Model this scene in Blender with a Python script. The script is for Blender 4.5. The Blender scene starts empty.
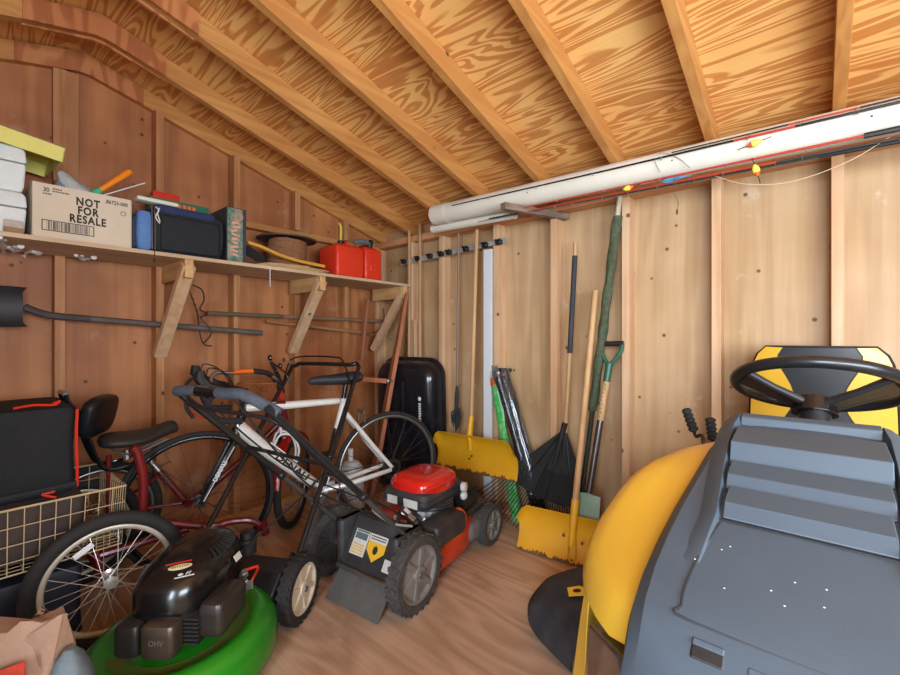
import bpy, math, random
from mathutils import Vector, Matrix, Euler
random.seed(7)
SC = bpy.context.scene
COL = SC.collection
PI = math.pi

# ---------------------------------------------------------------- camera, world, light, exposure
CAM = Vector((2.76, -2.328, 1.107)); FOC = 423.1; YAW = 0.858; HOR = 337.5
FW = Vector((-math.cos(YAW), math.sin(YAW), 0)); RT = Vector((math.sin(YAW), math.cos(YAW), 0))
cd = bpy.data.cameras.new('camera'); cam = bpy.data.objects.new('camera', cd); COL.objects.link(cam)
cam.location = CAM; cam.rotation_euler = (PI/2, 0, PI/2 - YAW)
cd.sensor_width = 36; cd.lens = FOC/900*36; cd.clip_start = 0.02
SC.camera = cam
w = bpy.data.worlds.new('daylight'); SC.world = w; w.use_nodes = True
w.node_tree.nodes['Background'].inputs[0].default_value = (0.80, 0.90, 1.0, 1)
w.node_tree.nodes['Background'].inputs[1].default_value = 1.6
def area(name, loc, target, sx, sy, power, col):
    l = bpy.data.lights.new(name, 'AREA'); l.shape = 'RECTANGLE'; l.size = sx; l.size_y = sy
    l.energy = power; l.color = col
    o = bpy.data.objects.new(name, l); COL.objects.link(o); o.location = loc
    o.rotation_euler = (Vector(target)-Vector(loc)).to_track_quat('-Z', 'Y').to_euler()
    return o
area('door_daylight', (3.75, -5.4, 1.75), (2.4, 0, .8), 2.0, 1.8, 205, (0.84, 0.98, 1.16))
area('side_fill', (4.12, -2.2, 1.28), (2.2, -1.3, 2.6), 1.5, 0.9, 60, (0.86, 0.98, 1.10))  # fill lamp added at the right, aimed up to brighten the ceiling
SC.view_settings.view_transform = 'Standard'; SC.view_settings.look = 'None'
SC.view_settings.exposure = 0.62; SC.view_settings.gamma = 1; SC.view_settings.use_curve_mapping = False

# ---------------------------------------------------------------- helpers
def at(u, v, d=None, x=None, y=None, z=None):
    "point seen at photo pixel u,v whose depth (or world x, y, z) is given"
    R = FW + RT*((u-450)/FOC) + Vector((0, 0, (HOR-v)/FOC))
    if d is not None: t = d
    elif x is not None: t = (x-CAM.x)/R.x
    elif y is not None: t = (y-CAM.y)/R.y
    else: t = (z-CAM.z)/R.z
    return CAM + R*t
def V(*a): return Vector(a)
def lin(c):
    if isinstance(c, str):
        c = [int(c[i:i+2], 16)/255 for i in (0, 2, 4)]
        c = [x/12.92 if x <= .04045 else ((x+.055)/1.055)**2.4 for x in c]
    return (c[0], c[1], c[2], 1)
def nn(nt, t, **k):
    n = nt.nodes.new(t)
    for a, b in k.items(): setattr(n, a, b)
    return n
def ramp(nt, stops, interp='LINEAR'):
    r = nn(nt, 'ShaderNodeValToRGB'); cr = r.color_ramp; cr.interpolation = interp
    while len(cr.elements) < len(stops): cr.elements.new(.5)
    for e, (p, c) in zip(cr.elements, stops): e.position = p; e.color = lin(c)
    return r
def mixc(nt, fac, a, b, mode='MIX'):
    m = nn(nt, 'ShaderNodeMix', data_type='RGBA', blend_type=mode)
    for s, val in ((0, fac), (6, a), (7, b)):
        if hasattr(val, 'is_linked'): nt.links.new(val, m.inputs[s])
        else: m.inputs[s].default_value = val
    return m.outputs[2]
def mth(nt, op, a, b=None):
    m = nn(nt, 'ShaderNodeMath', operation=op)
    for s, val in ((0, a), (1, b)):
        if val is None: continue
        if hasattr(val, 'is_linked'): nt.links.new(val, m.inputs[s])
        else: m.inputs[s].default_value = val
    return m.outputs[0]
def newmat(name, rough=.5, metal=0):
    m = bpy.data.materials.new(name); m.use_nodes = True
    b = m.node_tree.nodes['Principled BSDF']; b.inputs['Roughness'].default_value = rough
    b.inputs['Metallic'].default_value = metal
    return m, m.node_tree, b
def noise(nt, vec, scale, detail=3, rough=.55, dist=0):
    n = nn(nt, 'ShaderNodeTexNoise'); n.inputs['Scale'].default_value = scale
    n.inputs['Detail'].default_value = detail; n.inputs['Roughness'].default_value = rough
    n.inputs['Distortion'].default_value = dist
    if vec is not None: nt.links.new(vec, n.inputs['Vector'])
    return n.outputs['Fac']
def mapped(nt, scale, loc=(0, 0, 0)):
    tc = nn(nt, 'ShaderNodeTexCoord'); mp = nn(nt, 'ShaderNodeMapping')
    mp.inputs['Scale'].default_value = scale; mp.inputs['Location'].default_value = loc
    nt.links.new(tc.outputs['Object'], mp.inputs['Vector']); return mp.outputs['Vector']
def paint(name, col, rough=.45, metal=0, col2=None, scale=9, amt=.35, edge=.5, bump=0, bscale=60, coat=0, trans=0, alpha=None):
    "plain coloured surface with wear in a second colour"
    m, nt, b = newmat(name, rough, metal)
    v = mapped(nt, (1, 1, 1))
    c1 = lin(col); c2 = lin(col2) if col2 else tuple(x*.72 for x in c1[:3])+(1,)
    f = noise(nt, v, scale, 5, .65)
    r = ramp(nt, [(max(0, edge-.18), '000000'), (min(1, edge+.18), 'ffffff')]); nt.links.new(f, r.inputs[0])
    k = mth(nt, 'MULTIPLY', r.outputs[0], amt)
    nt.links.new(mixc(nt, k, c1, c2), b.inputs['Base Color'])
    rr = mth(nt, 'MULTIPLY_ADD', f, .25); rr.node.inputs[2].default_value = rough-.12
    nt.links.new(rr, b.inputs['Roughness'])
    if bump:
        bp = nn(nt, 'ShaderNodeBump'); bp.inputs['Strength'].default_value = bump; bp.inputs['Distance'].default_value = .01
        nt.links.new(noise(nt, v, bscale, 3), bp.inputs['Height']); nt.links.new(bp.outputs[0], b.inputs['Normal'])
    if coat: b.inputs['Coat Weight'].default_value = coat; b.inputs['Coat Roughness'].default_value = .15
    if trans: b.inputs['Transmission Weight'].default_value = trans
    if alpha is not None: b.inputs['Alpha'].default_value = alpha
    return m
def wood(name, light, dark, grain=(1, 6, 6), bands=5, contrast=.5, fine=.25, rough=.6, knots=0, kcol='3A1D0E', warp=.3, sharp=(.15, .85), loc=(0, 0, 0), kscale=3.2, tint=None, stain=None):
    "cut wood: contour bands of a stretched noise, fine streaks, knots"
    m, nt, b = newmat(name, rough)
    v = mapped(nt, grain, loc)
    base = noise(nt, v, 1.0, 2, .45, warp)
    k = mth(nt, 'MULTIPLY', base, bands*2); k = mth(nt, 'PINGPONG', k, 1.0)
    r = ramp(nt, [(sharp[0], '000000'), (sharp[1], 'ffffff')]); nt.links.new(k, r.inputs[0])
    vf = mapped(nt, tuple(1.2 if g == min(grain) else 46 for g in grain), loc)
    fn = noise(nt, vf, 1.0, 4, .6)
    fac = mth(nt, 'MULTIPLY', r.outputs[0], contrast)
    f2 = mth(nt, 'MULTIPLY', mth(nt, 'SUBTRACT', fn, .42), fine*2.2)
    fac = mth(nt, 'ADD', fac, f2); fac.node.use_clamp = True
    c = mixc(nt, fac, lin(light), lin(dark))
    vb = mapped(nt, (1, 1, 1), loc)
    big = noise(nt, vb, 1.7, 3, .6)
    br = ramp(nt, [(.3, 'ffffff'), (.72, tint or 'D8B8A4')]); nt.links.new(big, br.inputs[0])
    c = mixc(nt, .8, c, br.outputs[0], 'MULTIPLY')
    if stain:
        sn = noise(nt, vb, 3.1, 6, .7); sr = ramp(nt, [(.60, '000000'), (.68, 'ffffff')]); nt.links.new(sn, sr.inputs[0])
        c = mixc(nt, mth(nt, 'MULTIPLY', sr.outputs[0], .35), c, lin(stain))
    if knots:
        vo = nn(nt, 'ShaderNodeTexVoronoi'); vo.inputs['Scale'].default_value = kscale; nt.links.new(vb, vo.inputs['Vector'])
        kr = ramp(nt, [(knots*.55, 'ffffff'), (knots, '000000')]); nt.links.new(vo.outputs['Distance'], kr.inputs[0])
        c = mixc(nt, mth(nt, 'MULTIPLY', kr.outputs[0], .85), c, lin(kcol))
    nt.links.new(c, b.inputs['Base Color'])
    bp = nn(nt, 'ShaderNodeBump'); bp.inputs['Strength'].default_value = .12; bp.inputs['Distance'].default_value = .004
    nt.links.new(fac, bp.inputs['Height']); nt.links.new(bp.outputs[0], b.inputs['Normal'])
    return m

class MB:
    def __init__(s, M=None): s.v = []; s.f = []; s.mi = []; s.M = M or Matrix(); s.k = 0
    def add(s, vs, fs):
        n = len(s.v); s.v += [s.M @ Vector(p) for p in vs]
        s.f += [tuple(i+n for i in f) for f in fs]; s.mi += [s.k]*len(fs); return s
    def mat(s, k): s.k = k; return s
    def box(s, c, d, R=None):
        c = Vector(c); q = [Vector((x*d[0]/2, y*d[1]/2, z*d[2]/2)) for z in (-1, 1) for y in (-1, 1) for x in (-1, 1)]
        if R is not None:
            R = R if isinstance(R, Matrix) else Euler(R).to_matrix(); q = [R.to_3x3() @ p for p in q]
        return s.add([c+p for p in q], [(0, 2, 3, 1), (4, 5, 7, 6), (0, 1, 5, 4), (2, 6, 7, 3), (0, 4, 6, 2), (1, 3, 7, 5)])
    def bb(s, lo, hi): return s.box([(a+b)/2 for a, b in zip(lo, hi)], [abs(b-a) for a, b in zip(lo, hi)])
    def beam(s, p, q, w, h, up=(0, 0, 1), ext=0):
        p = Vector(p); q = Vector(q); a = (q-p).normalized(); u = Vector(up); sd = a.cross(u)
        if sd.length < 1e-4: sd = a.cross(Vector((1, 0, 0)))
        sd.normalize(); u = sd.cross(a).normalized(); L = (q-p).length
        R = Matrix((a, sd, u)).transposed()
        return s.box((p+q)/2, (L+ext, w, h), R)
    def loft(s, rings, cap=True, closed=False):
        n = len(rings[0]); vs = [p for r in rings for p in r]; fs = []
        m = len(rings)
        for i in range(m if closed else m-1):
            a = i*n; b = ((i+1) % m)*n
            for j in range(n): fs.append((a+j, a+(j+1) % n, b+(j+1) % n, b+j))
        if cap and not closed: fs.append(tuple(range(n-1, -1, -1))); fs.append(tuple((m-1)*n+j for j in range(n)))
        return s.add(vs, fs)
    def tube(s, pts, r, n=10, cap=True, closed=False, flat=1):
        pts = [Vector(p) for p in pts]; m = len(pts)
        if not isinstance(r, (list, tuple)): r = [r]*m
        rings = []; N = None
        for i, p in enumerate(pts):
            a = pts[(i+1) % m] if (closed or i < m-1) else p
            b = pts[(i-1) % m] if (closed or i > 0) else p
            t = (a-b)
            if t.length < 1e-9: t = Vector((0, 0, 1))
            t.normalize()
            if N is None: N = t.orthogonal().normalized() if abs(t.z) > .9 else t.cross(Vector((0, 0, 1))).normalized()
            else:
                N = N - t*N.dot(t)
                N = N.normalized() if N.length > 1e-6 else t.orthogonal().normalized()
            B = t.cross(N)
            rings.append([p + (N*math.cos(2*PI*j/n) + B*math.sin(2*PI*j/n)*flat)*r[i] for j in range(n)])
        return s.loft(rings, cap, closed)
    def lathe(s, prof, n=24, c=(0, 0, 0), axis=(0, 0, 1), cap=True):
        c = Vector(c); a = Vector(axis).normalized(); q = Vector((0, 0, 1)).rotation_difference(a)
        rings = [[c + q @ Vector((r*math.cos(2*PI*j/n), r*math.sin(2*PI*j/n), z)) for j in range(n)] for r, z in prof]
        return s.loft(rings, cap)
    def cyl(s, p, q, r, n=20):
        return s.tube([p, q], r, n)
    def torus(s, c, axis, R, r, n=40, m=8, a0=0, a1=2*PI, flat=1):
        c = Vector(c); q = Vector((0, 0, 1)).rotation_difference(Vector(axis).normalized()); full = abs(a1-a0-2*PI) < 1e-6
        cnt = n if full else n+1; rings = []
        for i in range(cnt):
            t = a0+(a1-a0)*i/n
            rings.append([c + q @ Vector(((R+r*math.cos(2*PI*j/m))*math.cos(t), (R+r*math.cos(2*PI*j/m))*math.sin(t), r*flat*math.sin(2*PI*j/m))) for j in range(m)])
        return s.loft(rings, not full, full)
    def prism(s, poly, h, M=None, z0=0):
        M = M or Matrix(); n = len(poly)
        vs = [M @ Vector((x, y, z0)) for x, y in poly]+[M @ Vector((x, y, z0+h)) for x, y in poly]
        return s.add(vs, [tuple(range(n-1, -1, -1)), tuple(range(n, 2*n))]+[(i, (i+1) % n, (i+1) % n+n, i+n) for i in range(n)])
    def ell(s, c, r, n=20, m=12, R=None, lo=-PI/2, hi=PI/2, pw=1):
        rings = []; R = R.to_3x3() if R is not None else Matrix.Identity(3)
        f = lambda x: math.copysign(abs(x)**pw, x)
        for i in range(m+1):
            t = lo+(hi-lo)*i/m; ct = max(f(math.cos(t)), .002)
            rings.append([Vector(c)+R @ Vector((r[0]*ct*f(math.cos(2*PI*j/n)), r[1]*ct*f(math.sin(2*PI*j/n)), r[2]*f(math.sin(t)))) for j in range(n)])
        return s.loft(rings)
    def sheet(s, rows, th, nrm=None):
        "closed thin slab following a grid of points"
        R = len(rows); Cn = len(rows[0]); P = [[Vector(p) for p in r] for r in rows]; bk = []
        for i in range(R):
            rr = []
            for j in range(Cn):
                du = P[i][min(j+1, Cn-1)]-P[i][max(j-1, 0)]; dv = P[min(i+1, R-1)][j]-P[max(i-1, 0)][j]
                k = du.cross(dv); k = k.normalized() if k.length > 1e-9 else Vector((0, 0, 1)); rr.append(P[i][j]-k*th)
            bk.append(rr)
        vs = [p for r in P for p in r]+[p for r in bk for p in r]; o = R*Cn; fs = []
        for i in range(R-1):
            for j in range(Cn-1):
                a = i*Cn+j; fs.append((a, a+1, a+Cn+1, a+Cn)); fs.append((o+a, o+a+Cn, o+a+Cn+1, o+a+1))
        for j in range(Cn-1):
            fs.append((j, o+j, o+j+1, j+1)); a = (R-1)*Cn+j; fs.append((a, a+1, o+a+1, o+a))
        for i in range(R-1):
            a = i*Cn; fs.append((a, a+Cn, o+a+Cn, o+a)); a = i*Cn+Cn-1; fs.append((a, o+a, o+a+Cn, a+Cn))
        return s.add(vs, fs)
    def build(s, name, mats, parent=None, bevel=0, smooth=True, ang=35, sub=0, seg=2):
        me = bpy.data.meshes.new(name); o = bpy.data.objects.new(name, me); COL.objects.link(o)
        if parent is not None:
            o.parent = parent; r = parent; Mw = Matrix()
            while r is not None: Mw = r.matrix_basis @ Mw if r.parent is None else r.matrix_basis @ Mw; r = r.parent
            inv = Mw.inverted(); vs = [inv @ p for p in s.v]
        else:
            xs = [p.x for p in s.v]; ys = [p.y for p in s.v]; zs = [p.z for p in s.v]
            c = Vector(((min(xs)+max(xs))/2, (min(ys)+max(ys))/2, min(zs))); o.location = c; vs = [p-c for p in s.v]
        me.from_pydata([tuple(p) for p in vs], [], s.f)
        if not isinstance(mats, (list, tuple)): mats = [mats]
        for m in mats: me.materials.append(m)
        me.polygons.foreach_set('material_index', [min(k, len(mats)-1) for k in s.mi])
        import bmesh
        bm = bmesh.new(); bm.from_mesh(me); bmesh.ops.recalc_face_normals(bm, faces=bm.faces); bm.to_mesh(me); bm.free()
        if smooth:
            me.polygons.foreach_set('use_smooth', [True]*len(me.polygons)); me.set_sharp_from_angle(angle=math.radians(ang))
        if bevel:
            b = o.modifiers.new('bevel', 'BEVEL'); b.width = bevel; b.segments = seg; b.limit_method = 'ANGLE'; b.angle_limit = math.radians(40)
            if smooth: b.harden_normals = True
        if sub:
            d = o.modifiers.new('subsurf', 'SUBSURF'); d.levels = sub; d.render_levels = sub
        me.update(); return o
def tag(o, label=None, cat=None, group=None, kind=None):
    if label: o['label'] = label
    if cat: o['category'] = cat
    if group: o['group'] = group
    if kind: o['kind'] = kind
    return o
def thing(name, label, cat, loc=(0, 0, 0), rz=0, group=None):
    o = bpy.data.objects.new(name, None); COL.objects.link(o); o.location = loc; o.rotation_euler = (0, 0, rz); o.empty_display_size = .1
    return tag(o, label, cat, group)
def frame(o, fwd):
    "matrix with local x along fwd (horizontal), y left, z up"
    f = Vector((fwd[0], fwd[1], 0)).normalized(); l = Vector((-f.y, f.x, 0))
    M = Matrix.Identity(4)
    for i in range(3): M[i][0] = f[i]; M[i][1] = l[i]; M[i][2] = (0, 0, 1)[i]; M[i][3] = o[i]
    return M
def copy_thing(src, loc, label, group=None, rz=None):
    r = src.copy(); COL.objects.link(r); r.location = loc
    if rz is not None: r.rotation_euler = (0, 0, rz)
    r['label'] = label
    if group: r['group'] = group
    for ch in list(src.children):
        c = ch.copy(); COL.objects.link(c); c.parent = r
        for g in list(ch.children): d = g.copy(); COL.objects.link(d); d.parent = c
    return r
def arc(pts, n=6):
    "Catmull-Rom through points"
    P = [Vector(p) for p in pts]; P = [P[0]*2-P[1]]+P+[P[-1]*2-P[-2]]; out = []
    for i in range(1, len(P)-2):
        a, b, c, d = P[i-1:i+3]
        for k in range(n):
            t = k/n; out.append(.5*((2*b)+(c-a)*t+(2*a-5*b+4*c-d)*t*t+(3*b-a-3*c+d)*t**3))
    out.append(P[-2]); return out
def letters(txt, size, M, mat, parent, name='lettering', depth=.0006, xs=1, align='CENTER', spacing=1.0, bold=0):
    cu = bpy.data.curves.new(name, 'FONT'); cu.body = txt; cu.size = size; cu.extrude = depth; cu.align_x = align; cu.align_y = 'CENTER'
    cu.space_character = spacing; cu.space_line = .85; cu.offset = bold; cu.resolution_u = 3
    t = bpy.data.objects.new(name, cu); COL.objects.link(t)
    bpy.context.view_layer.update()
    me = bpy.data.meshes.new_from_object(t.evaluated_get(bpy.context.evaluated_depsgraph_get()))
    bpy.data.objects.remove(t); bpy.data.curves.remove(cu)
    mb = MB(M @ Matrix.Diagonal((xs, 1, 1, 1))); mb.add([p.co.copy() for p in me.vertices], [tuple(p.vertices) for p in me.polygons])
    bpy.data.meshes.remove(me)
    return mb.build(name, mat, parent, smooth=False)
def plane_M(o, xdir, ydir):
    x = Vector(xdir).normalized(); y = Vector(ydir); y = (y-x*y.dot(x)).normalized(); z = x.cross(y)
    M = Matrix.Identity(4)
    for i in range(3): M[i][0] = x[i]; M[i][1] = y[i]; M[i][2] = z[i]; M[i][3] = o[i]
    return M

# ---------------------------------------------------------------- materials
M_ROOF = wood('roof plywood', 'F0BE74', 'BC7434', grain=(.8, 7.5, 7.5), bands=13, contrast=.75, fine=.22, sharp=(.38, .62), tint='E8D2BC', warp=.9)
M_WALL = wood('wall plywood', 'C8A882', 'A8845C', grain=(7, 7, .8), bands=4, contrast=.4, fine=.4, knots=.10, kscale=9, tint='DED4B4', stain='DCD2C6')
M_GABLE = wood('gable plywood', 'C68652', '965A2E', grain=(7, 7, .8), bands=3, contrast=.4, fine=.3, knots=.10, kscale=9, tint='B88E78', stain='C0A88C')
M_FLOOR = wood('floor plywood', 'D8B89C', 'AA886A', grain=(.9, 6, 6), bands=7, contrast=.45, fine=.45, rough=.7, knots=.03, tint='CFC0B4', stain='8E7460')
M_STUD = wood('stud lumber', 'DCBC98', 'C0966A', grain=(16, 16, .9), bands=3, contrast=.45, fine=.25, knots=.07, kscale=5, tint='E8D0B8')
M_RAFT = wood('rafter lumber', 'CC9654', 'A4662C', grain=(16, .9, 16), bands=3, contrast=.4, fine=.25, knots=.07, kscale=5, tint='E8D0B8')
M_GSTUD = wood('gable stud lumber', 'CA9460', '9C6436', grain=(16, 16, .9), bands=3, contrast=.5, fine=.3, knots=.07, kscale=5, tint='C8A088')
M_PLATE = wood('plate lumber', 'D9A473', 'B87945', grain=(.9, 16, 16), bands=3, contrast=.45, fine=.25, knots=.07, kscale=5)
M_SHELF = wood('shelf plywood', 'DCC4A2', 'B09474', grain=(8, .9, 8), bands=3, contrast=.35, fine=.35, tint='D8C4AE')
M_BRACK = wood('bracket lumber', 'DDB77E', 'B58A50', grain=(.9, 10, 10), bands=5, contrast=.5, fine=.3, knots=.05, kscale=5)

# ---------------------------------------------------------------- the shed
LX, LY = 4.2, 3.86; SL = .279; RB = 1.881            # size, roof slope, rafter foot height
def rz(y): return RB + SL*min(-y, LY+y)               # rafter underside at y
fl = MB().bb((-.02, -LY-.02, -.03), (LX+.02, .02, 0)).build('floor', M_FLOOR, smooth=False); tag(fl, 'pinkish brown worn plywood floor', 'floor', kind='structure')
wb = MB().bb((-.02, 0, -.02), (LX+.02, .02, 1.972)).build('wall_back', M_WALL, smooth=False); tag(wb, 'pale plywood wall with open studs', 'wall', kind='structure')
# gable wall follows the roof
pr = [(0, 0), (-LY, 0), (-LY, 1.97), (-LY/2, 1.97+SL*LY/2), (0, 1.97)]
wl = MB().add([(0, y, z) for y, z in pr]+[(-.02, y, z) for y, z in pr], [(0, 1, 2, 3, 4), (9, 8, 7, 6, 5)]+[(i, (i+1) % 5, (i+1) % 5+5, i+5) for i in range(5)])
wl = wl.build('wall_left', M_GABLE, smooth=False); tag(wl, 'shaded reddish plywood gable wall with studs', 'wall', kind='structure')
wr = MB()   # right wall, with a window opening
for lo, hi in (((LX, -LY, 0), (LX+.02, 0, .8)), ((LX, -LY, .8), (LX+.02, -3.0, 1.75)), ((LX, -1.4, .8), (LX+.02, 0, 1.75)), ((LX, -LY, 1.75), (LX+.02, 0, 1.97))): wr.bb(lo, hi)
wr.add([(LX, 0, 1.97), (LX, -LY/2, 1.97+SL*LY/2), (LX, -LY, 1.97), (LX+.02, 0, 1.97), (LX+.02, -LY/2, 1.97+SL*LY/2), (LX+.02, -LY, 1.97)], [(0, 1, 2), (5, 4, 3), (0, 3, 4, 1), (1, 4, 5, 2), (0, 2, 5, 3)])
tag(wr.build('wall_right', M_WALL, smooth=False), 'plywood wall with a window opening', 'wall', kind='structure')
wf = MB()
for lo, hi in (((0, -LY-.02, 0), (2.85, -LY, 1.97)), ((4.1, -LY-.02, 0), (LX, -LY, 1.97)), ((2.85, -LY-.02, 1.9), (4.1, -LY, 1.97))): wf.bb(lo, hi)
tag(wf.build('wall_front', M_WALL, smooth=False), 'plywood wall with the open doorway', 'wall', kind='structure')
# roof deck
rc = MB(); zt = RB+.093
for y0, y1 in ((.02, -LY/2), (-LY-.02, -LY/2)):
    z0, z1 = zt+SL*min(-y0, LY+y0), zt+SL*LY/2
    vs = [(-.02, y0, z0), (LX+.02, y0, z0), (LX+.02, y1, z1), (-.02, y1, z1)]
    rc.add(vs+[(x, y, z+.015) for x, y, z in vs], [(0, 1, 2, 3), (7, 6, 5, 4), (0, 4, 5, 1), (1, 5, 6, 2), (2, 6, 7, 3), (3, 7, 4, 0)])
ceil = rc.build('ceiling', M_ROOF, smooth=False); tag(ceil, 'sloping roof of boldly figured plywood', 'ceiling', kind='structure')
RX = [0, .379, .798, 1.19, 1.594, 2.0, 2.40, 2.806, 3.21, 3.62, 4.16]
for x in RX:
    m = MB()
    for s in (0, 1):
        y0, y1 = (0, -LY/2) if s == 0 else (-LY, -LY/2)
        a, b = rz(y0), RB+SL*LY/2
        vs = [(x, y0, a), (x, y1, b), (x, y1, b+.091), (x, y0, a+.091)]
        m.add(vs+[(p[0]+.038, p[1], p[2]) for p in vs], [(0, 1, 2, 3), (7, 6, 5, 4), (0, 4, 5, 1), (1, 5, 6, 2), (2, 6, 7, 3), (3, 7, 4, 0)])
    m.build('rafter', M_RAFT, ceil, bevel=.002)
M_GUS = wood('gusset plywood', 'C98752', '9A5428', grain=(6, 6, 1.2), bands=8, contrast=.6, fine=.25, sharp=(.35, .65), tint='D8B8A0')
for x in RX[:8]:                                       # plywood gussets at the ridge
    for xx in ((x-.012, x+.038) if x > 0 else (x+.038,)):
        yr = -LY/2; g = .24; zb = RB+SL*LY/2
        poly = [(yr-g, zb-SL*g-.004), (yr-.02, zb-.016), (yr+.02, zb-.016), (yr+g, zb-SL*g-.004), (yr+g, zb-SL*g+.085), (yr, zb+.085), (yr-g, zb-SL*g+.085)]
        MB().add([(xx, y, z) for y, z in poly]+[(xx+.012, y, z) for y, z in poly], [tuple(range(7)), tuple(range(13, 6, -1))]+[(i, (i+1) % 7, (i+1) % 7+7, i+7) for i in range(7)]).build('gusset', M_GUS, ceil, smooth=False)
# back wall framing
for x in [0.0, .405, .72, 1.19, 1.594, 2.0, 2.40, 2.806, 3.21, 3.62, 4.16]:
    MB().bb((x, -.089, .038), (x+.038, 0, 1.832)).build('stud', M_STUD, wb, bevel=.002)
MB().bb((0, -.089, 1.832), (LX, 0, 1.878)).build('top_plate', M_PLATE, wb, bevel=.002)
MB().bb((0, -.089, 0), (LX, 0, .038)).build('sole_plate', M_PLATE, wb, bevel=.002)
# left wall framing
for i in range(-4, 6):
    y = -2.024+.400*i
    if y > -.1: continue
    wd = .038
    MB().bb((0, y-.019, .038), (.089, y+.019, 1.80 if y > -1.3 else 1.84)).build('stud', M_GSTUD, wl, bevel=.002)
    MB().bb((0, y-.019, 1.838), (.089 if i else .04, y+.019+(.055 if i == 0 else 0), rz(y)-.005)).build('stud', M_GSTUD, wl, bevel=.002)
MB().bb((0, -LY, 0), (.089, -.089, .038)).build('sole_plate', M_RAFT, wl, bevel=.002)
MB().bb((0, -1.28, 1.80), (.06, -.089, 1.838)).build('top_plate', M_RAFT, wl, bevel=.002)
# right-hand end and front framing, seen only from other positions
for y in (-3.8, -3.4, -3.04, -1.36, -.95, -.55, -.12):
    MB().bb((LX-.089, y, .038), (LX, y+.038, 1.88)).build('stud', M_STUD, bpy.data.objects['wall_right'])
wn = MB()
for lo, hi in (((LX-.03, -3.0, .8), (LX+.03, -2.96, 1.75)), ((LX-.03, -1.44, .8), (LX+.03, -1.4, 1.75)), ((LX-.03, -2.96, .8), (LX+.03, -1.44, .84)), ((LX-.03, -2.96, 1.71), (LX+.03, -1.44, 1.75))): wn.bb(lo, hi)
tag(wn.build('window_1', M_STUD), 'wooden window frame', 'window', kind='structure')

# ---------------------------------------------------------------- shelf on the left wall
sh = thing('wall_shelf', 'long plywood shelf on lumber brackets along the left wall', 'shelf', (.22, -1.3, 1.486))
M_FOAM = paint('white foam', 'E8E6E0', .8, amt=.2, bump=.6, bscale=90)
MB().bb((.089, -3.1, 1.487), (.46, -.10, 1.505)).build('board', M_SHELF, sh, bevel=.001)
for i, (yf, yb) in enumerate(((-2.75, -2.79), (-1.600, -1.625), (-.862, -.862), (-.165, -.165))):
    y = yf
    br = MB().bb((.089, y-.019, 1.398), (.455, y+.019, 1.487)).build('bracket_arm', M_BRACK, sh, bevel=.002)
    top = V(.425, y, 1.44); bot = V(.10, yb, 1.03)
    MB().beam(top, bot, .038, .06, up=(0, 1, 0), ext=.05).build('brace', M_STUD, sh, bevel=.002)
rr = random.Random(40)
for pts in (((0, 236), (3, 245), (5, 254), (12, 260), (20, 261), (27, 256)), ((9, 247), (16, 250), (21, 246)), ((26, 253), (33, 251), (40, 254)), ((76, 255), (84, 259), (94, 257))):
    P_ = [at(u, v, z=1.484) for u, v in pts]; P_ = arc([V(min(p.x, .45), p.y, 1.483) for p in P_], 4)
    MB().tube(P_, [rr.uniform(.004, .013) for _ in P_], 7).build('foam_streak', M_FOAM, sh)
# blobs of expanding foam on the underside at the left end
for (u, v, r) in ((2, 240, .012), (6, 247, .016), (10, 255, .02), (14, 258, .02), (19, 259, .017), (24, 256, .014), (16, 247, .010), (32, 252, .013), (38, 253, .014), (82, 256, .008), (87, 259, .010), (92, 258, .008)):
    p = at(u, v, z=1.484); MB().ell((min(p.x, .45), p.y, 1.484), (r, r*1.2, r*.5), 8, 5).build('foam_blob', M_FOAM, sh)

# ---------------------------------------------------------------- common materials
BLK = paint('black plastic', '18181A', .45, col2='2C2A28', scale=14, amt=.4)
BLKG = paint('glossy black', '0E0F12', .25, col2='1C1C20', scale=8, amt=.3, coat=.3)
RUB = paint('black rubber', '1B1A1A', .8, col2='383430', scale=12, amt=.5, bump=.3, bscale=90)
STEEL = paint('steel', 'A8A8A6', .35, metal=.9, col2='6A645E', scale=15, amt=.4)
CHR = paint('chrome', 'C8C8C8', .2, metal=1, col2='908C86', scale=15, amt=.3)
DSTEEL = paint('dark steel', '4A4745', .5, metal=.6, col2='2E2522', scale=12, amt=.5)
GREY = paint('grey plastic', '6C6C6C', .55, col2='4A4642', scale=11, amt=.5)
WHT = paint('white paint', 'E4E4E2', .35, col2='B8B4AE', scale=12, amt=.3)
ORG = paint('orange plastic', 'F0701C', .4, col2='C85410', scale=12, amt=.3)
RED = paint('red plastic', 'D8311C', .35, col2='A82414', scale=10, amt=.3)
MAR = paint('maroon paint', '6E1218', .35, col2='45100F', scale=10, amt=.4, coat=.3)
YPNT = paint('yellow enamel', 'E3A61C', .4, col2='C28A18', scale=9, amt=.35)
RUST = paint('rusty edge', '8A5A24', .7, col2='3E2818', scale=60, amt=.9)
INK = paint('printed ink', '2A2420', .7, amt=.1)
HND = wood('handle wood', 'D2AE7C', 'A67C4A', grain=(20, 20, 1.2), bands=3, contrast=.3, fine=.3)
HNDD = wood('weathered handle wood', '9A8268', '6E5640', grain=(20, 1.2, 20), bands=3, contrast=.35, fine=.35)
HNDR = wood('reddish handle wood', '9C5A38', '6C3620', grain=(20, 20, 1.2), bands=3, contrast=.35, fine=.3)
OLDW = wood('weathered wood', '9A8C7C', '6A5848', grain=(12, 1.5, 12), bands=4, contrast=.5, fine=.5, rough=.85)
CLR = paint('clear film', 'F0F2F4', .08, trans=.97, amt=.05)
SZ = 1.505                                             # shelf top

# ---------------------------------------------------------------- things on the shelf
CARD = paint('kraft cardboard', 'D8C8B0', .85, col2='C6AE90', scale=5, amt=.4)
CARDD = paint('brown cardboard', '9A7A56', .85, col2='7A5C3E', scale=7, amt=.4)
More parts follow.
